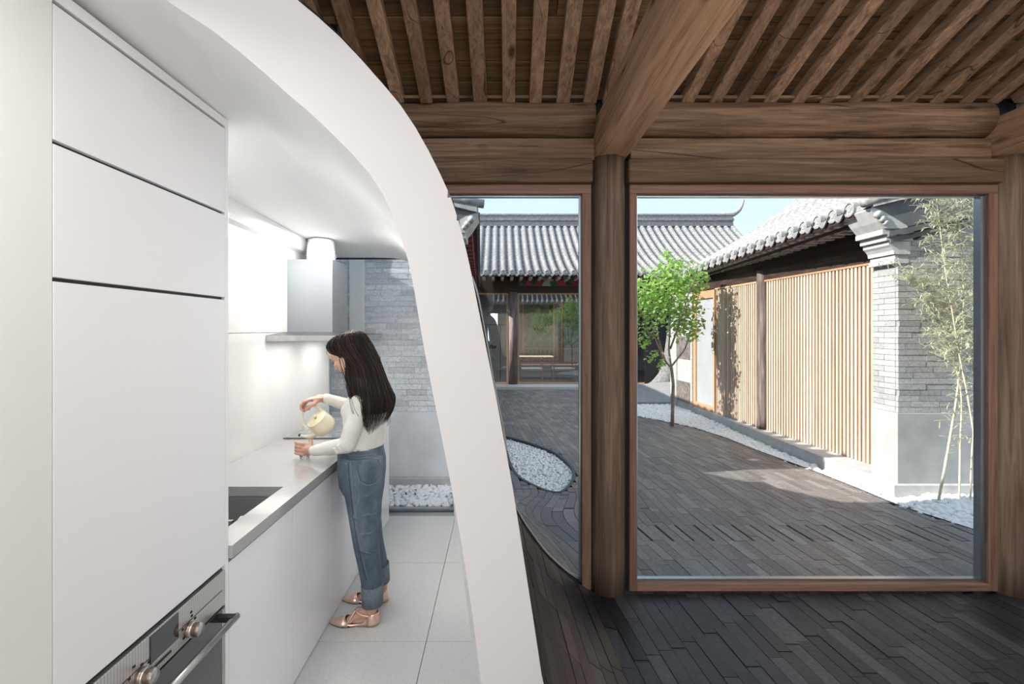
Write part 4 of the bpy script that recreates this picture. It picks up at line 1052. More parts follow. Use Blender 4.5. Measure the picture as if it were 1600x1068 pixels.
# curved brick shell at the right end of the far side
SH = empty('curved_brick_shell', (4.6, 12.4, 0), 'curved grey brick wall sweeping down to the ground behind the young tree', 'wall')
cur = catmull([(3.92, 0.10, 0), (4.12, 0.20, 0), (4.34, 0.50, 0), (4.46, 1.0, 0), (4.54, 1.6, 0), (4.62, 2.2, 0), (4.7, 2.9, 0)], 6)
mb = MB(); mb.loft([[Vector((p.x, 12.62, p.y)), Vector((p.x+0.42+0.1*max(0, 1-p.y), 12.2, p.y-0.04)), Vector((p.x+0.6, 13.2, p.y-0.05))] for p in cur], closed=False)
link('curved_face', mb, plain('weathered_brick_curve', (0.27, 0.26, 0.25), 0.9, nz=0.35, scale=22, bmp=0.4), SH)
link('black_void_sheet', MB().box(3.95, 5.4, 12.66, 12.7, 0.08, 2.6), blackm, SH)  # flat black sheet, its colour stands for the unlit void
mb = MB(); mb.loft([[Vector((lerp(2.2, 5.2, t), 10.2, 0.0)), Vector((lerp(2.2, 5.2, t), 11.0, 0.02+0.10*sm(t*1.4))), Vector((lerp(2.3, 5.2, t), 12.2, 0.05+0.18*sm(t*1.2)))] for t in [k/12 for k in range(13)]], closed=False)
link('rising_ground', mb, plain('pale_grey_paving', (0.33, 0.32, 0.31), 0.8, nz=0.15, scale=12), SH)
# chairs and furniture in the hall
def armchair(x, y, label):
    A_ = empty('armchair', (x, y, 0.075), label, 'chair', 'open frame armchairs in the far hall')
    w2, d2 = 0.31, 0.26; t = 0.03
    for sx in (-1, 1):
        for sy in (-1, 1): link('leg', MB().box(x+sx*w2-t/2, x+sx*w2+t/2, y+sy*d2-t/2, y+sy*d2+t/2, .075, .75), wood_chair, A_)
        link('armrest', MB().box(x+sx*w2-t/2, x+sx*w2+t/2, y-d2, y+d2, .72, .75), wood_chair, A_)
    link('seat', MB().box(x-w2, x+w2, y-d2, y+d2, .42, .47), plain('grey_seat', (.45, .46, .47), .8) if 'grey_seat' not in bpy.data.materials else bpy.data.materials['grey_seat'], A_)
    link('backrest', MB().box(x-w2, x+w2, y-d2-.01, y-d2+.02, .70, .76), wood_chair, A_)
    link('stretcher', MB().box(x-w2, x+w2, y-d2-.01, y-d2+.02, .12, .15), wood_chair, A_)
armchair(0.93, 13.6, 'left open frame armchair behind the far glass'); armchair(1.87, 13.6, 'right open frame armchair behind the far glass')
TB = empty('long_bench', (1.5, 14.6, 0.075), 'long slatted-back bench against the far hall windows', 'bench')
link('seat', MB().box(0.6, 2.7, 14.3, 14.8, .45, .50), wood_chair, TB); link('top_rail', MB().box(0.6, 2.7, 14.8, 14.84, .95, 1.0), wood_chair, TB)
for i in range(16): link('back_slat', MB().box(0.65+.13*i, 0.69+.13*i, 14.8, 14.83, .5, .95), wood_chair, TB)
for x_ in (0.62, 1.65, 2.66):
    link('leg', MB().box(x_, x_+.04, 14.3, 14.34, .075, .45), wood_chair, TB)
RK = empty('tall_rack', (-0.05, 14.2, 0.075), 'tall thin frame rack in the far hall left of the post', 'rack')
for x_ in (-0.42, 0.02): link('upright', MB().box(x_, x_+.03, 14.2, 14.23, .075, 1.75), blackm, RK)
link('crossbar', MB().box(-.55, .2, 14.2, 14.23, 1.72, 1.75), blackm, RK)
link('hanging_pot', MB().lathe([(0, 0), (.1, .02), (.12, .08), (.07, .14), (0, .15)], Matrix.Translation((-.2, 14.2, 1.0))), blackm, label='round black pot in the far hall beside the thin rack', cat='pot')
# ================================================================ plants
def leafmesh_add(mb, p, d, up, L, w_, var):
    d = d.normalized(); s_ = d.cross(up)
    if s_.length < 1e-3: s_ = Vector((1, 0, 0))
    s_.normalize(); n_ = s_.cross(d)
    mb.add([p, p+d*L*.35+s_*w_*.5+n_*L*.06, p+d*L*.75+s_*w_*.38, p+d*L, p+d*L*.75-s_*w_*.38, p+d*L*.35-s_*w_*.5+n_*L*.06], [(0, 1, 2, 3), (0, 3, 4, 5)], False, var)
TR = empty('young_tree', (2.85, 7.7, 0), 'young multi-stemmed tree with bright green leaves standing in white pebbles', 'tree')
TY = 7.7
def tp(x, y, dy=0): return Vector((PX(x, TY), TY+dy, PZ(y, TY)))
link('trunk', MB().tube([Vector((2.85, TY, -0.05)), tp(1051, 640), tp(1052, 600), tp(1049, 573)], [0.030, 0.027, 0.025, 0.024], 10), bark, TR)
BR = [[(1049, 575, 0), (1036, 560, -.05), (1018, 525, -.15), (1012, 500, -.2), (1004, 460, -.25)],
      [(1049, 575, 0), (1047, 545, .05), (1050, 520, .1), (1051, 490, .1), (1052, 440, .1), (1046, 405, .1)],
      [(1049, 572, 0), (1065, 557, .1), (1078, 540, .15), (1090, 500, .2), (1100, 460, .2)],
      [(1040, 565, 0), (1034, 530, .15), (1032, 500, .2), (1030, 450, .3), (1028, 425, .3)],
      [(1049, 545, .05), (1060, 500, -.1), (1070, 455, -.2), (1082, 425, -.25)],
      [(1018, 525, -.1), (1008, 520, -.15), (1000, 500, -.2), (985, 480, -.3), (965, 470, -.3)]]
tips = []
for bpts in BR:
    pts = catmull([tp(*q) for q in bpts], 5)
    link('branch', MB().tube(pts, [lerp(0.017, 0.005, i/(len(pts)-1)) for i in range(len(pts))], 7), bark, TR)
    tips += pts[len(pts)//3:]
blobs = [(1020, 450, 0, 36), (1060, 440, 0, 42), (1010, 490, -.1, 34), (1075, 480, .1, 34), (1085, 440, 0, 24), (1045, 415, 0, 24), (1048, 470, 0, 36), (1080, 505, .1, 22), (1000, 530, -.1, 15), (1013, 555, -.1, 11), (1030, 566, -.1, 8), (1065, 510, 0, 26), (995, 460, -.1, 28), (975, 470, -.15, 30), (955, 475, -.2, 28), (930, 500, -.2, 26), (925, 460, -.2, 24), (1103, 505, .15, 10), (1098, 525, .15, 10), (1105, 430, .1, 10), (1040, 395, 0, 9), (945, 520, -.2, 16)]
fol = MB(); tw = MB()
for (bx_, by_, dy, r_) in blobs:
    c = tp(bx_, by_, dy*1.6); rr = r_/730*TY; nn = int(260*(r_/34)**2.0)+10
    q = min(tips, key=lambda t: (t-c).length)
    for k in range(max(2, nn//22)):
        e_ = c+Vector((R.gauss(0, .5), R.gauss(0, .5), R.gauss(0, .45)))*rr
        tw.tube([q, lerp(q, e_, .5)+Vector((0, 0, .03)), e_], [.005, .004, .002], 4)
    for k in range(nn):
        while True:
            v = Vector((R.uniform(-1, 1), R.uniform(-1, 1), R.uniform(-1, 1)))
            if v.length < 1: break
        v = v*(0.55+0.45*v.length); p = c+Vector((v.x, v.y*1.1, v.z))*rr
        d = Vector((R.uniform(-1, 1), R.uniform(-1, 1), R.uniform(-1.2, .3))); L = R.uniform(.045, .075)
        leafmesh_add(fol, p, d, Vector((R.uniform(-.5, .5), R.uniform(-.5, .5), 1)), L, L*.9, R.random()*.98+.01)
link('twigs', tw, bark, TR, kind='stuff'); link('foliage', fol, leaf_m, TR, kind='stuff')

BY = 4.22
def bp(x, y, dy=0): D = BY+dy; return Vector((PX(x, D), D, PZ(y, D)))
stems = [([(1466, 785), (1478, 720), (1490, 650), (1497, 600), (1503, 520), (1505, 440), (1500, 360), (1490, 300)], 0.0, .011, 'thick pale bamboo stem nearest the brick corner rising straight'),
         ([(1499, 790), (1500, 700), (1502, 620), (1490, 560), (1470, 500), (1450, 460), (1420, 425)], .06, .008, 'bamboo stem bending far to the left over the brick wall'),
         ([(1527, 785), (1524, 700), (1512, 620), (1500, 560), (1490, 500), (1478, 430), (1468, 350), (1462, 300)], -.05, .008, 'bamboo stem crossing leftward from the window edge'),
         ([(1531, 760), (1528, 650), (1520, 560), (1518, 480), (1522, 400), (1520, 310)], .1, .008, 'bamboo stem hugging the right window edge'),
         ([(1516, 790), (1519, 700), (1528, 600), (1536, 520), (1530, 420), (1526, 330)], .02, .007, 'thin bamboo stem leaning right to the window edge')]
for si, (pp_, dy, r_, lab) in enumerate(stems):
    B_ = empty('bamboo', tuple(bp(pp_[0][0], pp_[0][1], dy)), lab, 'bamboo', 'bamboo stems in front of the right brick gable')
    pts = catmull([bp(*q, dy) for q in pp_], 6); pts[0].z = min(pts[0].z, 0.0)
    link('stem', MB().tube(pts, [lerp(r_, .003, i/(len(pts)-1))*(1.15 if i % 3 == 0 else 1) for i in range(len(pts))], 7), bambm, B_)
    lv = MB(); tg = MB()
    for i in range(7, len(pts)):
        frac = i/len(pts); nb = 2 if frac < .45 else 6
        for k in range(nb):
            a = R.uniform(0, 2*PI); L = R.uniform(.08, .30)*(0.5 if frac < .45 else 1)
            d = Vector((math.cos(a)-.15, math.sin(a)*.6, R.uniform(.1, .9))).normalized()
            q0 = pts[i]; q1 = q0+d*L*.6; q2 = q1+(d+Vector((0, 0, -.4)))*L*.4
            if q2.y > 4.42: continue
            tg.tube([q0, q1, q2], [.0022, .0016, .001], 4)
            for j in range(R.randint(4, 8) if frac > .4 else R.randint(0, 3)):
                t = R.uniform(.3, 1); q = lerp(q0, q1, t*2) if t < .5 else lerp(q1, q2, t*2-1)
                dd = Vector((R.uniform(-1, 1), R.uniform(-.7, .7), R.uniform(-.9, .5)))
                leafmesh_add(lv, q, dd, Vector((0, 0, 1)), R.uniform(.04, .085), R.uniform(.007, .012), R.random()*.98+.01)
    link('twigs', tg, bambm, B_, kind='stuff'); link('leaves', lv, bleaf_m, B_, kind='stuff')
# ================================================================ the woman at the worktop
PD = 2.615
def wp(x, y, D=PD): return Vector((PX(x, D), D, PZ(y, D)))
skin_m, n, b = mat('skin'); S(b, col=(0.56, 0.33, 0.25), rough=0.5); b.inputs['Subsurface Weight'].default_value = 0.1
f = noise(n, coords(n), 30, 3); n.links.new(ramp(n, f, [(0.3, (0.50, 0.28, 0.21)), (0.7, (0.62, 0.38, 0.29))]), b.inputs['Base Color'])
knit, n, b = mat('cream_knit'); S(b, rough=0.9)
f = noise(n, coords(n), 12, 3); n.links.new(ramp(n, f, [(0.3, (0.60, 0.58, 0.54)), (0.7, (0.70, 0.68, 0.64))]), b.inputs['Base Color'])
wv = nd(n, 'TexWave'); wv.inputs['Scale'].default_value = 60; wv.inputs['Distortion'].default_value = 2; n.links.new(coords(n), wv.inputs[0]); bump(n, b, wv.outputs['Fac'], 0.25, 0.002)
denim, n, b = mat('blue_denim'); S(b, rough=0.85)
f = noise(n, coords(n, (1, 1, .5)), 9, 5, .65); c_ = ramp(n, f, [(0.3, (0.050, 0.075, 0.105)), (0.5, (0.095, 0.13, 0.165)), (0.72, (0.19, 0.235, 0.27))])
f2 = noise(n, coords(n, (1, 1, .25)), 220, 3, .6); c_ = mixc(n, ramp(n, f2, [(0.4, 0.35), (0.6, 0.0)]), c_, (0.05, 0.07, 0.095)); n.links.new(c_, b.inputs['Base Color']); bump(n, b, f2, 0.3, 0.002)
denim_l = plain('pale_denim_cuff', (0.125, 0.155, 0.185), 0.85, nz=0.15, scale=60)
stitch = plain('denim_seam_thread', (0.26, 0.27, 0.27), 0.8)
stitch_d = plain('dark_seam', (0.03, 0.045, 0.065), 0.8)
hair_m, n, b = mat('dark_brown_hair'); S(b, rough=0.36, spec=0.25)
vv = varval(n); n.links.new(ramp(n, vv, [(0.0, (0.006, 0.003, 0.0025)), (0.75, (0.013, 0.006, 0.0045)), (1.0, (0.05, 0.022, 0.012))]), b.inputs['Base Color'])

WO = empty('person', (-0.70, 2.6, 0), 'woman in cream sweater and blue jeans pouring from a kettle at the worktop', 'person')
def ring(cx, cy, z, a, b_, n=28, pw=2.4, tilt=0.0):
    out = []
    for k in range(n):
        t = 2*PI*k/n; c, s_ = math.cos(t), math.sin(t)
        x = a*abs(c)**(2/pw)*(1 if c > 0 else -1); y = b_*abs(s_)**(2/pw)*(1 if s_ > 0 else -1)
        out.append(Vector((cx+x, cy+y, z+tilt*x)))
    return out
# ---- torso and limbs (body, one skin)
def torso(grow=0.0):
    rows = [(697, 534, 598, .135), (685, 537, 599, .130), (668, 541, 601, .130), (650, 540, 603, .138), (636, 539, 604, .142), (622, 544, 602, .142), (612, 551, 598, .128), (604, 556, 592, .095), (598, 558, 584, .062)]
    return [ring((PX(x0, PD)+PX(x1, PD))/2, PD, PZ(y, PD), (PX(x1, PD)-PX(x0, PD))/2+grow-.004, w_+grow-.004, pw=2.2, tilt=0.10) for y, x0, x1, w_ in rows]
SHN, SHF = Vector((-0.738, 2.500, 1.195)), Vector((-0.765, 2.745, 1.200))
ELN = Vector((-0.800, 2.455, 0.975)); WRN = Vector((-1.020, 2.560, 0.918))
ELF = Vector((-0.870, 2.84, 1.105)); WRF = Vector((-1.022, 2.735, 1.178))
body = MB()
body.loft(torso(-0.008))
HC = wp(541, 552.5); fw = Vector((-0.77, 0.20, -0.60)).normalized(); lf = Vector((0, 0, 1)).cross(fw).normalized(); upv = fw.cross(lf).normalized()
HM = Matrix(((fw.x, lf.x, upv.x), (fw.y, lf.y, upv.y), (fw.z, lf.z, upv.z)))
def hp_(f_, l_, u_): return HC+HM @ Vector((f_, l_, u_))
body.ell(hp_(-0.012, 0, 0.022), (0.093, 0.074, 0.090), HM, 24, 16)
body.ell(hp_(0.028, 0, -0.035), (0.055, 0.057, 0.072), HM, 20, 14)
body.ell(hp_(0.045, 0, 0.035), (0.045, 0.060, 0.045), HM)
body.ell(hp_(0.058, 0, -0.092), (0.022, 0.024, 0.018), HM)
body.chain([hp_(0.078, 0, 0.012), hp_(0.092, 0, -0.012), hp_(0.101, 0, -0.030)], [0.007, 0.008, 0.010], 10)
for s_ in (-1, 1):
    body.ell(hp_(0.090, s_*0.010, -0.034), (0.007, 0.007, 0.006), HM, 10, 8)
    body.ell(hp_(0.060, s_*0.030, -0.025), (0.024, 0.022, 0.020), HM, 12, 10)
    body.chain([hp_(-0.01, s_*0.058, -0.03), hp_(0.03, s_*0.045, -0.075), hp_(0.055, s_*0.012, -0.092)], [0.018, 0.015, 0.013], 10)
    body.ell(hp_(0.075, s_*0.028, 0.012), (0.012, 0.018, 0.006), HM, 12, 8)
    body.ell(hp_(-0.012, s_*0.070, -0.012), (0.016, 0.006, 0.026), HM, 12, 10)
body.ell(hp_(0.080, 0, -0.056), (0.0095, 0.019, 0.005), HM, 12, 8)
body.ell(hp_(0.077, 0, -0.066), (0.0095, 0.017, 0.006), HM, 12, 8)
body.chain([hp_(-0.03, 0, -0.05), (-0.775, PD, 1.33), (-0.745, PD, 1.25)], [0.050, 0.047, 0.058], 16)
body.chain([SHN, ELN, WRN], [0.042, 0.032, 0.022], 14, 4); body.chain([SHF, ELF, WRF], [0.042, 0.032, 0.022], 14, 4)
# left (near) hand round the tumbler: knuckles, curled fingers, thumb
def palm(c, ax, nrm, L_, W_, T_):
    ax = ax.normalized(); nrm = (nrm-ax*nrm.dot(ax)).normalized(); sd2 = ax.cross(nrm)
    Mx = Matrix(((ax.x, sd2.x, nrm.x), (ax.y, sd2.y, nrm.y), (ax.z, sd2.z, nrm.z)))
    body.ell(c, (L_/2, W_/2, T_/2), Mx, 18, 12); return Mx
gx, gy = -1.105, 2.655
palm(Vector((-1.062, 2.600, 0.916)), Vector((-1, .35, -.05)), Vector((.3, -1, 0)), 0.098, 0.074, 0.030)
body.chain([WRN, Vector((-1.045, 2.585, 0.918)), Vector((-1.08, 2.605, 0.915))], [0.021, 0.024, 0.022], 12)
for i, (z_, L_) in enumerate(((0.948, .92), (0.928, 1.0), (0.908, .96), (0.888, .82))):
    pts = [(-1.085, 2.598+.002*i, z_-.003), (-1.118, 2.607, z_), (-1.143, 2.625, z_-.001), (-1.155, 2.646, z_-.004), (-1.150, 2.646+0.024*L_, z_-.008)]
    body.chain(pts, [0.0098, 0.0084, 0.0080, 0.0075, 0.0062], 10)
body.chain([(-1.045, 2.595, .937), (-1.058, 2.622, .957), (-1.072, 2.650, .950), (-1.082, 2.676, .941)], [0.014, 0.0115, 0.0095, 0.0078], 10)
# right (far) hand over the kettle handle
palm(Vector((-1.066, 2.712, 1.178)), Vector((-1, -.25, -.05)), Vector((0, 0.15, 1)), 0.095, 0.076, 0.030)
body.chain([WRF, Vector((-1.05, 2.722, 1.18))], [0.021, 0.024], 12)
for i, (y_, L_) in enumerate(((2.668, .95), (2.686, 1.0), (2.704, .97), (2.722, .85))):
    pts = [(-1.085, y_+.006, 1.178), (-1.113, y_, 1.170), (-1.132, y_-.001, 1.148), (-1.130, y_, 1.128), (-1.118+.004*i, y_, 1.128-0.012*L_)]
    body.chain(pts, [0.0105, 0.0098, 0.009, 0.0082, 0.0068], 10)
body.chain([(-1.050, 2.690, 1.170), (-1.066, 2.668, 1.152), (-1.088, 2.662, 1.135), (-1.106, 2.664, 1.122)], [0.014, 0.0112, 0.0092, 0.0075], 10)
# legs and feet
LEG = {'n': (2.525, [(-.735, 2.53, .84, .075), (-.730, 2.527, .47, .050), (-.688, 2.515, .10, .036)]),
       'f': (2.705, [(-.750, 2.70, .84, .060), (-.738, 2.708, .47, .042), (-.684, 2.718, .10, .034)])}
body.ell((-.74, PD, .84), (.095, .15, .12))
FT = {}
for k_, (dy, pts) in LEG.items():
    body.chain([p[:3] for p in pts], [p[3] for p in pts], 14, 4)
    y_ = 2.512 if k_ == 'n' else 2.727; hx = -0.648 if k_ == 'n' else -0.652; ank = Vector(pts[2][:3]); FT[k_] = (y_, hx)
    body.chain([ank, (ank.x-.004, y_, .055)], [0.034, 0.032], 12)
    body.ell((hx-.035, y_, .035), (.038, .026, .030))
    body.chain([(ank.x-.01, y_, .07), (ank.x-.06, y_-.002, .052), (ank.x-.115, y_-.004, .028)], [0.030, 0.027, 0.017], 12, 3)
    body.chain([(hx-.05, y_, .030), (hx-.10, y_, .026), (hx-.16, y_, .020)], [.024, .024, .017], 12)
    for t_ in range(5):
        q = (t_-2)*.0125; body.chain([(ank.x-.105, y_+q, .026), (ank.x-.150+abs(q)*.5, y_+q*.8, .016)], [0.0095, 0.0065], 8)
bme = remesh(body, 0.0034, 4, 'body')
link('body', bme, skin_m, WO)
nailm = plain('red_nail_varnish', (0.45, 0.02, 0.03), 0.25)
mb = MB(); mb.ell((-1.1085, 2.6575, 1.119), (.0045, .003, .006)); link('thumbnail', mb, nailm, WO, label='red painted thumb nail')
lipm = plain('lip_colour', (0.50, 0.16, 0.14), 0.4)
mb = MB(); mb.ell(hp_(0.083, 0, -0.0565), (0.009, 0.016, 0.0035), HM, 12, 8); mb.ell(hp_(0.080, 0, -0.064), (0.009, 0.014, 0.004), HM, 12, 8); link('lips', mb, lipm, WO)
ey = MB(); eb = MB()
for s_ in (-1, 1):
    ey.tube([hp_(0.084, s_*0.016, -0.006), hp_(0.083, s_*0.028, -0.009), hp_(0.074, s_*0.042, -0.007)], [0.0015, 0.0028, 0.0015], 8)
    eb.tube([hp_(0.0885, s_*0.012, 0.014), hp_(0.086, s_*0.028, 0.019), hp_(0.074, s_*0.046, 0.014)], [0.0022, 0.003, 0.0012], 8)
link('eyelashes', ey, blackm, WO); link('eyebrow', eb, hair_m, WO)

# ---- sweater
sw = MB(); sw.loft(torso(0.010))
sw.chain([SHN, lerp(SHN, ELN, .5)+Vector((.005, -.004, 0)), ELN], [0.056, 0.050, 0.044], 16, 3); sw.chain([ELN, lerp(ELN, WRN, .55), WRN+Vector((.006, -.002, 0))], [0.044, 0.038, 0.029], 16, 3)
sw.chain([SHF, ELF, WRF+Vector((.010, .002, 0))], [0.056, 0.043, 0.029], 16, 4)
sw.chain([(-.75, PD, 1.235), (-.757, PD, 1.262)], [.066, .056], 18)
sw.ell((-0.815, 2.56, 1.135), (.052, .055, .055)); sw.ell((-0.815, 2.67, 1.135), (.052, .055, .055))
# soft folds at the elbow and waist
for t_ in range(3):
    sw.tube([ELN+Vector((-.02-.02*t_, -.038, .02-.012*t_)), ELN+Vector((.0-.02*t_, -.030, -.03-.006*t_))], .007, 8)
sme = remesh(sw, 0.0055, 4, 'sweater'); link('sweater', sme, knit, WO)
cu = MB()
for a_, b_ in ((WRN, ELN), (WRF, ELF)):
    d = (b_-a_).normalized(); cu.tube([a_+d*-0.002, a_+d*.022], [0.0275, 0.0295], 18)
link('ribbed_cuff', cu, knit, WO)
hm = MB(); hr = [ring((PX(535, PD)+PX(598, PD))/2, PD, z, .113, .140, pw=2.2, tilt=.06) for z in (0.925, 0.945)]; 
# ---- jeans
je = MB()
je.loft([ring((PX(x0, PD)+PX(x1, PD))/2, PD, PZ(y, PD), (PX(x1, PD)-PX(x0, PD))/2, w_, pw=2.3) for y, x0, x1, w_ in ((691, 533, 597, .138), (702, 531, 598, .145), (718, 531, 601, .158), (735, 532, 601, .165), (752, 534, 599, .160), (768, 540, 592, .12))])
for D_, rows, in ((2.527, ((712, 533, 598, .085), (735, 533, 602, .088), (760, 537, 600, .086), (790, 543, 595, .080), (820, 548, 591, .074), (850, 553, 592, .070), (880, 560, 595, .066), (912, 566, 597, .064), (940, 568, 596.5, .062))),
                  (2.712, ((722, 540, 602, .084), (750, 545, 600, .084), (780, 556, 596, .076), (810, 566, 595, .070), (840, 574, 597, .066), (870, 581, 603, .062), (890, 584, 606, .060), (906, 586, 607, .058)))):
    je.loft([ring((PX(x0, D_)+PX(x1, D_))/2, D_, PZ(y, D_), (PX(x1, D_)-PX(x0, D_))/2*1.0, w_, pw=2.2) for y, x0, x1, w_ in rows])
# wrinkles behind the knees and at the crotch
for (x0, y0, x1, y1) in ((585, 768, 560, 782), (590, 800, 570, 806), (592, 826, 566, 836), (560, 858, 585, 866), (592, 850, 572, 858), (545, 800, 560, 812)):
    p, q = wp(x0, y0, 2.452), wp(x1, y1, 2.448); je.tube([p, lerp(p, q, .5)+Vector((0, -.002, -.004)), q], [.003, .007, .003], 8)
jme = remesh(je, 0.0055, 3, 'jeans'); J = link('jeans', jme, denim, WO)
cf = MB()
for D_, rows in ((2.527, ((911, 565.5, 598, .068), (941.5, 567, 597.5, .067))), (2.712, ((880, 582, 606.5, .064), (907, 585.5, 608, .063)))):
    o1 = [ring((PX(x0, D_)+PX(x1, D_))/2, D_, PZ(y, D_), (PX(x1, D_)-PX(x0, D_))/2+.002, w_, pw=2.2) for y, x0, x1, w_ in rows]
    i1 = [[lerp(p, sum(r_, Vector())/len(r_), .08) for p in r_] for r_ in o1]
    cf.loft([i1[0], o1[0], o1[1], i1[1], i1[0]], caps=False)
link('turned_up_cuffs', cf, denim_l, WO, label='paler turned-up jeans cuffs')
def onleg(x, y, off=0.0):
    "point on the near side of the near leg"
    rows = [(691, 533, 597, .138+.0), (705, 533, 598, .150), (735, 533, 602, .168), (760, 537, 600, .172), (790, 543, 595, .17), (940, 568, 596, .15)]
    D_ = 2.50
    tree = BVH.ray_cast(Vector((0, 0, 1.58)), (wp(x, y, 2.5)-Vector((0, 0, 1.58))).normalized())
    return (tree[0]-(wp(x, y, 2.5)-Vector((0, 0, 1.58))).normalized()*(.0005+off)) if tree[0] else wp(x, y, 2.45)
from mathutils.bvhtree import BVHTree
BVH = BVHTree.FromPolygons([v.co.copy() for v in jme.vertices], [tuple(p.vertices) for p in jme.polygons])
def seam(name, P_, m_, r_=.0011):
    link(name, MB().tube([onleg(*q) for q in P_], r_, 5), m_, J)
def dense(P_, n_=6):
    return [(p.x, p.y) for p in catmull([(a, b_, 0) for a, b_ in P_], n_)]
seam('side_seam', dense([(543, 712), (545, 740), (549, 780), (555, 830), (563, 870), (572, 905)]), stitch_d, .0016)
seam('side_seam', dense([(547, 716), (549, 745), (553, 785), (559, 832), (567, 872), (575, 905)]), stitch, .0009)
seam('waist_seam', dense([(533, 706), (550, 711), (575, 710), (596, 706)]), stitch, .001)
seam('waist_seam', dense([(534, 700), (550, 703), (575, 702), (596, 699)]), stitch_d, .0012)
seam('back_pocket', dense([(555, 717), (575, 714), (592, 716)], 4)+[(596, 722), (595, 745)]+dense([(588, 754), (574, 758), (561, 752)], 3)+[(557, 735), (555, 717)], stitch, .0010)
seam('back_pocket', dense([(557, 719), (575, 716.5), (590, 718)], 4)+[(593, 724), (592, 744)]+dense([(586, 751), (574, 755), (563, 750)], 3)+[(559, 735), (557, 719)], stitch_d, .0010)
seam('front_pocket', dense([(534, 722), (540, 724), (545, 720)], 4), stitch, .0009)
seam('cuff_seam', dense([(582, 913), (583, 940)], 3), stitch_d, .0016)

# ---- shoes
solem = plain('dark_shoe_sole', (0.03, 0.025, 0.025), 0.6)
for k_, lab in (('n', 'rose gold pointed flat shoe on the near foot'), ('f', 'rose gold pointed flat shoe on the far foot')):
    y_, hx = FT[k_]; tx = hx-0.262; L_ = 0.262
    Sh = link('shoe', MB(), metal_rose, WO, label=lab)
    def outline(t):      # half width along the foot, t=0 heel .. 1 toe
        return 0.004+0.034*math.sin(PI*min(1, (t*0.78+0.12)))**0.8*(1-0.55*sm((t-.62)/.38))
    def lp(t): return hx-L_*t
    T_ = [0.0, .04, .10, .2, .3, .4, .5, .6, .7, .8, .9, .96, 1.0]
    W_ = [0.006, .020, .028, .030, .028, .027, .030, .035, .037, .031, .018, .009, .002]
    so_ = MB(); top = [Vector((lp(t), y_+w_, .010)) for t, w_ in zip(T_, W_)]+[Vector((lp(t), y_-w_, .010)) for t, w_ in reversed(list(zip(T_, W_)))]
    bot = [Vector((p.x, p.y, 0.001 if p.x > hx-.07 or p.x < hx-.12 else .004)) for p in top]; so_.loft([bot, top], smooth=False); link('sole', so_, solem, Sh)
    up_ = MB()
    # toe cap
    rings = []
    for t, w_, h_ in ((1.0, .003, .006), (.96, .010, .012), (.9, .019, .019), (.82, .029, .026), (.74, .036, .032), (.68, .038, .036)):
        rings.append([Vector((lp(t)+ (0.022*abs(math.cos(PI*k/12))**2*(1 if t < .7 else 0)), y_+w_*math.cos(PI*k/12), .006+h_*math.sin(PI*k/12)**.8)) for k in range(13)])
    up_.loft(rings, closed=False)
    # sides low along the sole
    for s_ in (-1, 1):
        up_.loft([[Vector((lp(t), y_+s_*(w_+.001), .004)), Vector((lp(t), y_+s_*(w_+.0015), .004+hh*.6)), Vector((lp(t), y_+s_*(w_-.001), .004+hh))] for t, w_, hh in ((.66, .0345, .016), (.60, .033, .013), (.5, .030, .011), (.4, .027, .012), (.3, .028, .018), (.22, .031, .040), (.14, .031, .056))], closed=False)
    # heel cup
    rings = []
    for zz, gr in ((.004, 0), (.02, .003), (.04, .002), (.058, -.002), (.066, -.004)):
        rings.append([Vector((hx-.038+(.040+gr)*math.cos(a), y_+(.0305+gr)*math.sin(a), zz-0.012*max(0, -math.cos(a)))) for a in [math.radians(-112+224*k/14) for k in range(15)]])
    up_.loft(rings, closed=False)
    Sh.data = up_.mesh('shoe'); Sh.data.materials.append(metal_rose)
    sm_ = Sh.modifiers.new('thick', 'SOLIDIFY'); sm_.thickness = 0.002; sm_.offset = 1
    ax_ = hx-.055
    st1 = catmull([(ax_+.02, y_-.034, .060), (ax_-.03, y_-.034, .068), (ax_-.062, y_-.018, .080), (ax_-.066, y_, .084), (ax_-.062, y_+.018, .080), (ax_-.03, y_+.034, .068), (ax_+.02, y_+.034, .060)], 4)
    link('strap', MB().tube(st1, .0032, 8), metal_rose, Sh)
    st2 = catmull([(lp(.62), y_-.036, .012), (lp(.56), y_-.033, .040), (lp(.50), y_-.022, .066), (ax_-.064, y_-.010, .082)], 4)
    link('strap', MB().tube(st2, .0034, 8), metal_rose, Sh)
    st3 = [Vector((p.x, 2*y_-p.y, p.z)) for p in st2]; link('strap', MB().tube(st3, .0034, 8), metal_rose, Sh)

# ---- hair: a shaped mass with separate locks over it
LB_ = [(543, 518.5), (523, 527), (512, 540), (517, 551), (529, 556.5), (537, 564), (541, 578), (544, 596), (549, 617), (558, 638), (570, 652)]
RB_ = [(548, 515.5), (566, 519), (577, 532), (586, 548), (593, 564), (599, 580), (605, 595), (611, 608), (616.5, 622), (613, 641), (604, 655)]
HWD = [.03, .075, .090, .090, .088, .090, .108, .142, .166, .172, .166]
HWF = [.03, .075, .090, .090, .088, .085, .085, .085, .085, .085, .080]
hv = MB(); rings = []
lc = catmull([(a, b_, 0) for a, b_ in LB_], 3); rc = catmull([(a, b_, 0) for a, b_ in RB_], 3); wc = [p.x for p in catmull([(q, 0, 0) for q in HWD], 3)]; wf = [p.x for p in catmull([(q, 0, 0) for q in HWF], 3)]
def hring(i, grow=0.0):
    a, b_ = wp(lc[i].x, lc[i].y), wp(rc[i].x, rc[i].y); c = (a+b_)/2; ax = (b_-a)/2; out = []
    for k in range(24):
        t = 2*PI*k/24; ex = math.cos(t); q = c+ax*ex*(1+grow/ax.length); q.y = PD+((wc if math.sin(t) < 0 else wf)[i]+grow)*math.sin(t); out.append(q)
    return out
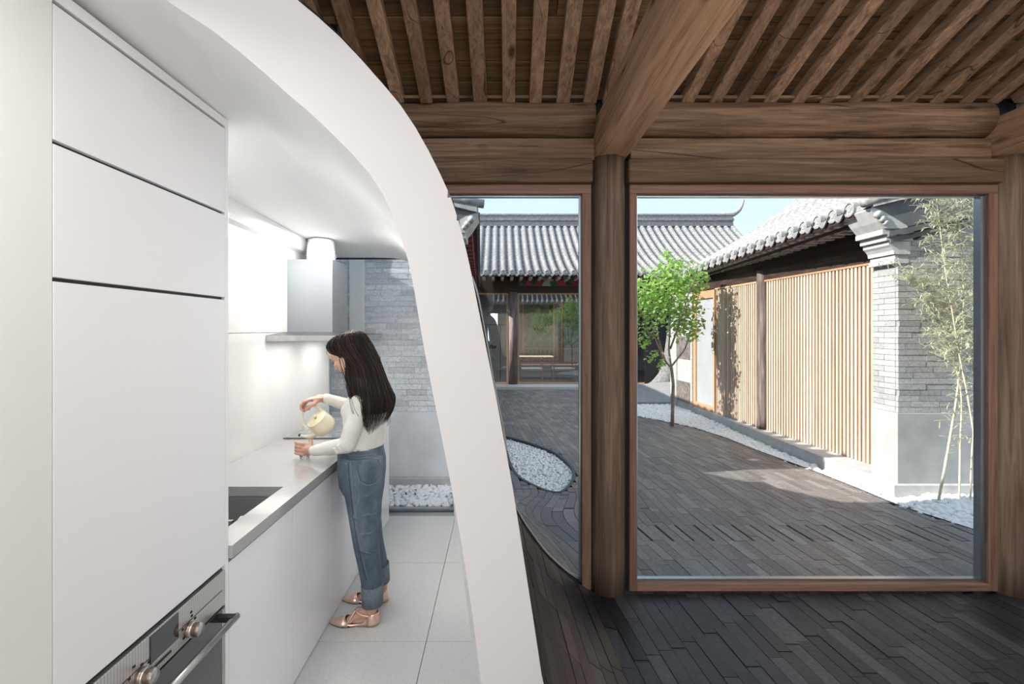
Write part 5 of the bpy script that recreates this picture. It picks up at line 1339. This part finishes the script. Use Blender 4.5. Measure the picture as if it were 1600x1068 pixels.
hrs = [hring(i) for i in range(len(lc))]
hv.loft(hrs[:-3])
hme = remesh(hv, 0.006, 5, 'hair'); HA = link('hair', hme, hair_m, WO, label='long straight dark brown hair hanging down her back')
lk = MB(); NR = len(hrs)
for s_ in range(760):
    t0 = R.uniform(0, 2*PI); seg = []; rad_ = R.uniform(.0010, .0028); end = NR-1-R.randint(0, 2); st = R.randint(0, 3) if R.random() < .6 else R.randint(3, 10)
    jit = R.uniform(-.12, .12); gr = R.uniform(-.004, .005); ext = R.uniform(-.01, .03)
    for i in range(st, end+1):
        a, b_ = wp(lc[i].x, lc[i].y), wp(rc[i].x, rc[i].y); c = (a+b_)/2; ax = (b_-a)/2; t = t0+jit*(i/NR); ex = math.cos(t)
        q = c+ax*ex*(1+gr/ax.length); q.y = PD+((wc if math.sin(t) < 0 else wf)[i]+gr)*math.sin(t)
        q += Vector((R.gauss(0, .0006), R.gauss(0, .0006), 0)); seg.append(q)
    if len(seg) < 4: continue
    d = (seg[-1]-seg[-3]).normalized(); seg.append(seg[-1]+d*(.03+ext)); n_ = len(seg)
    lk.tube(seg, [rad_*(1-(i/(n_-1))**3*.85) for i in range(n_)], 5, flat=.6, var=R.random()*.98+.01)
# a few loose strands in front of the shoulder
for (P_, r_) in (([(530, 562), (536, 590), (544, 615), (549, 640), (557, 654)], .0011), ([(532, 566), (540, 592), (547, 616), (553, 636), (560, 650)], .0010), ([(538, 575), (548, 600), (560, 622), (572, 640), (584, 655)], .0011),
                 ([(540, 580), (551, 604), (562, 628), (577, 648), (590, 657)], .0010), ([(516, 540), (511, 545), (510, 551), (513, 555)], .0008), ([(534, 572), (541, 600), (548, 628), (553, 646)], .0009),
                 ([(527, 548), (533, 570), (540, 595), (548, 618)], .0016), ([(530, 545), (537, 570), (546, 596), (556, 620)], .0016)):
    lk.tube(catmull([wp(x, y, 2.435 if y > 600 else 2.50) for x, y in P_], 4), r_, 5, var=R.random()*.9+.01)
link('hair_locks', lk, hair_m, HA, kind='stuff')
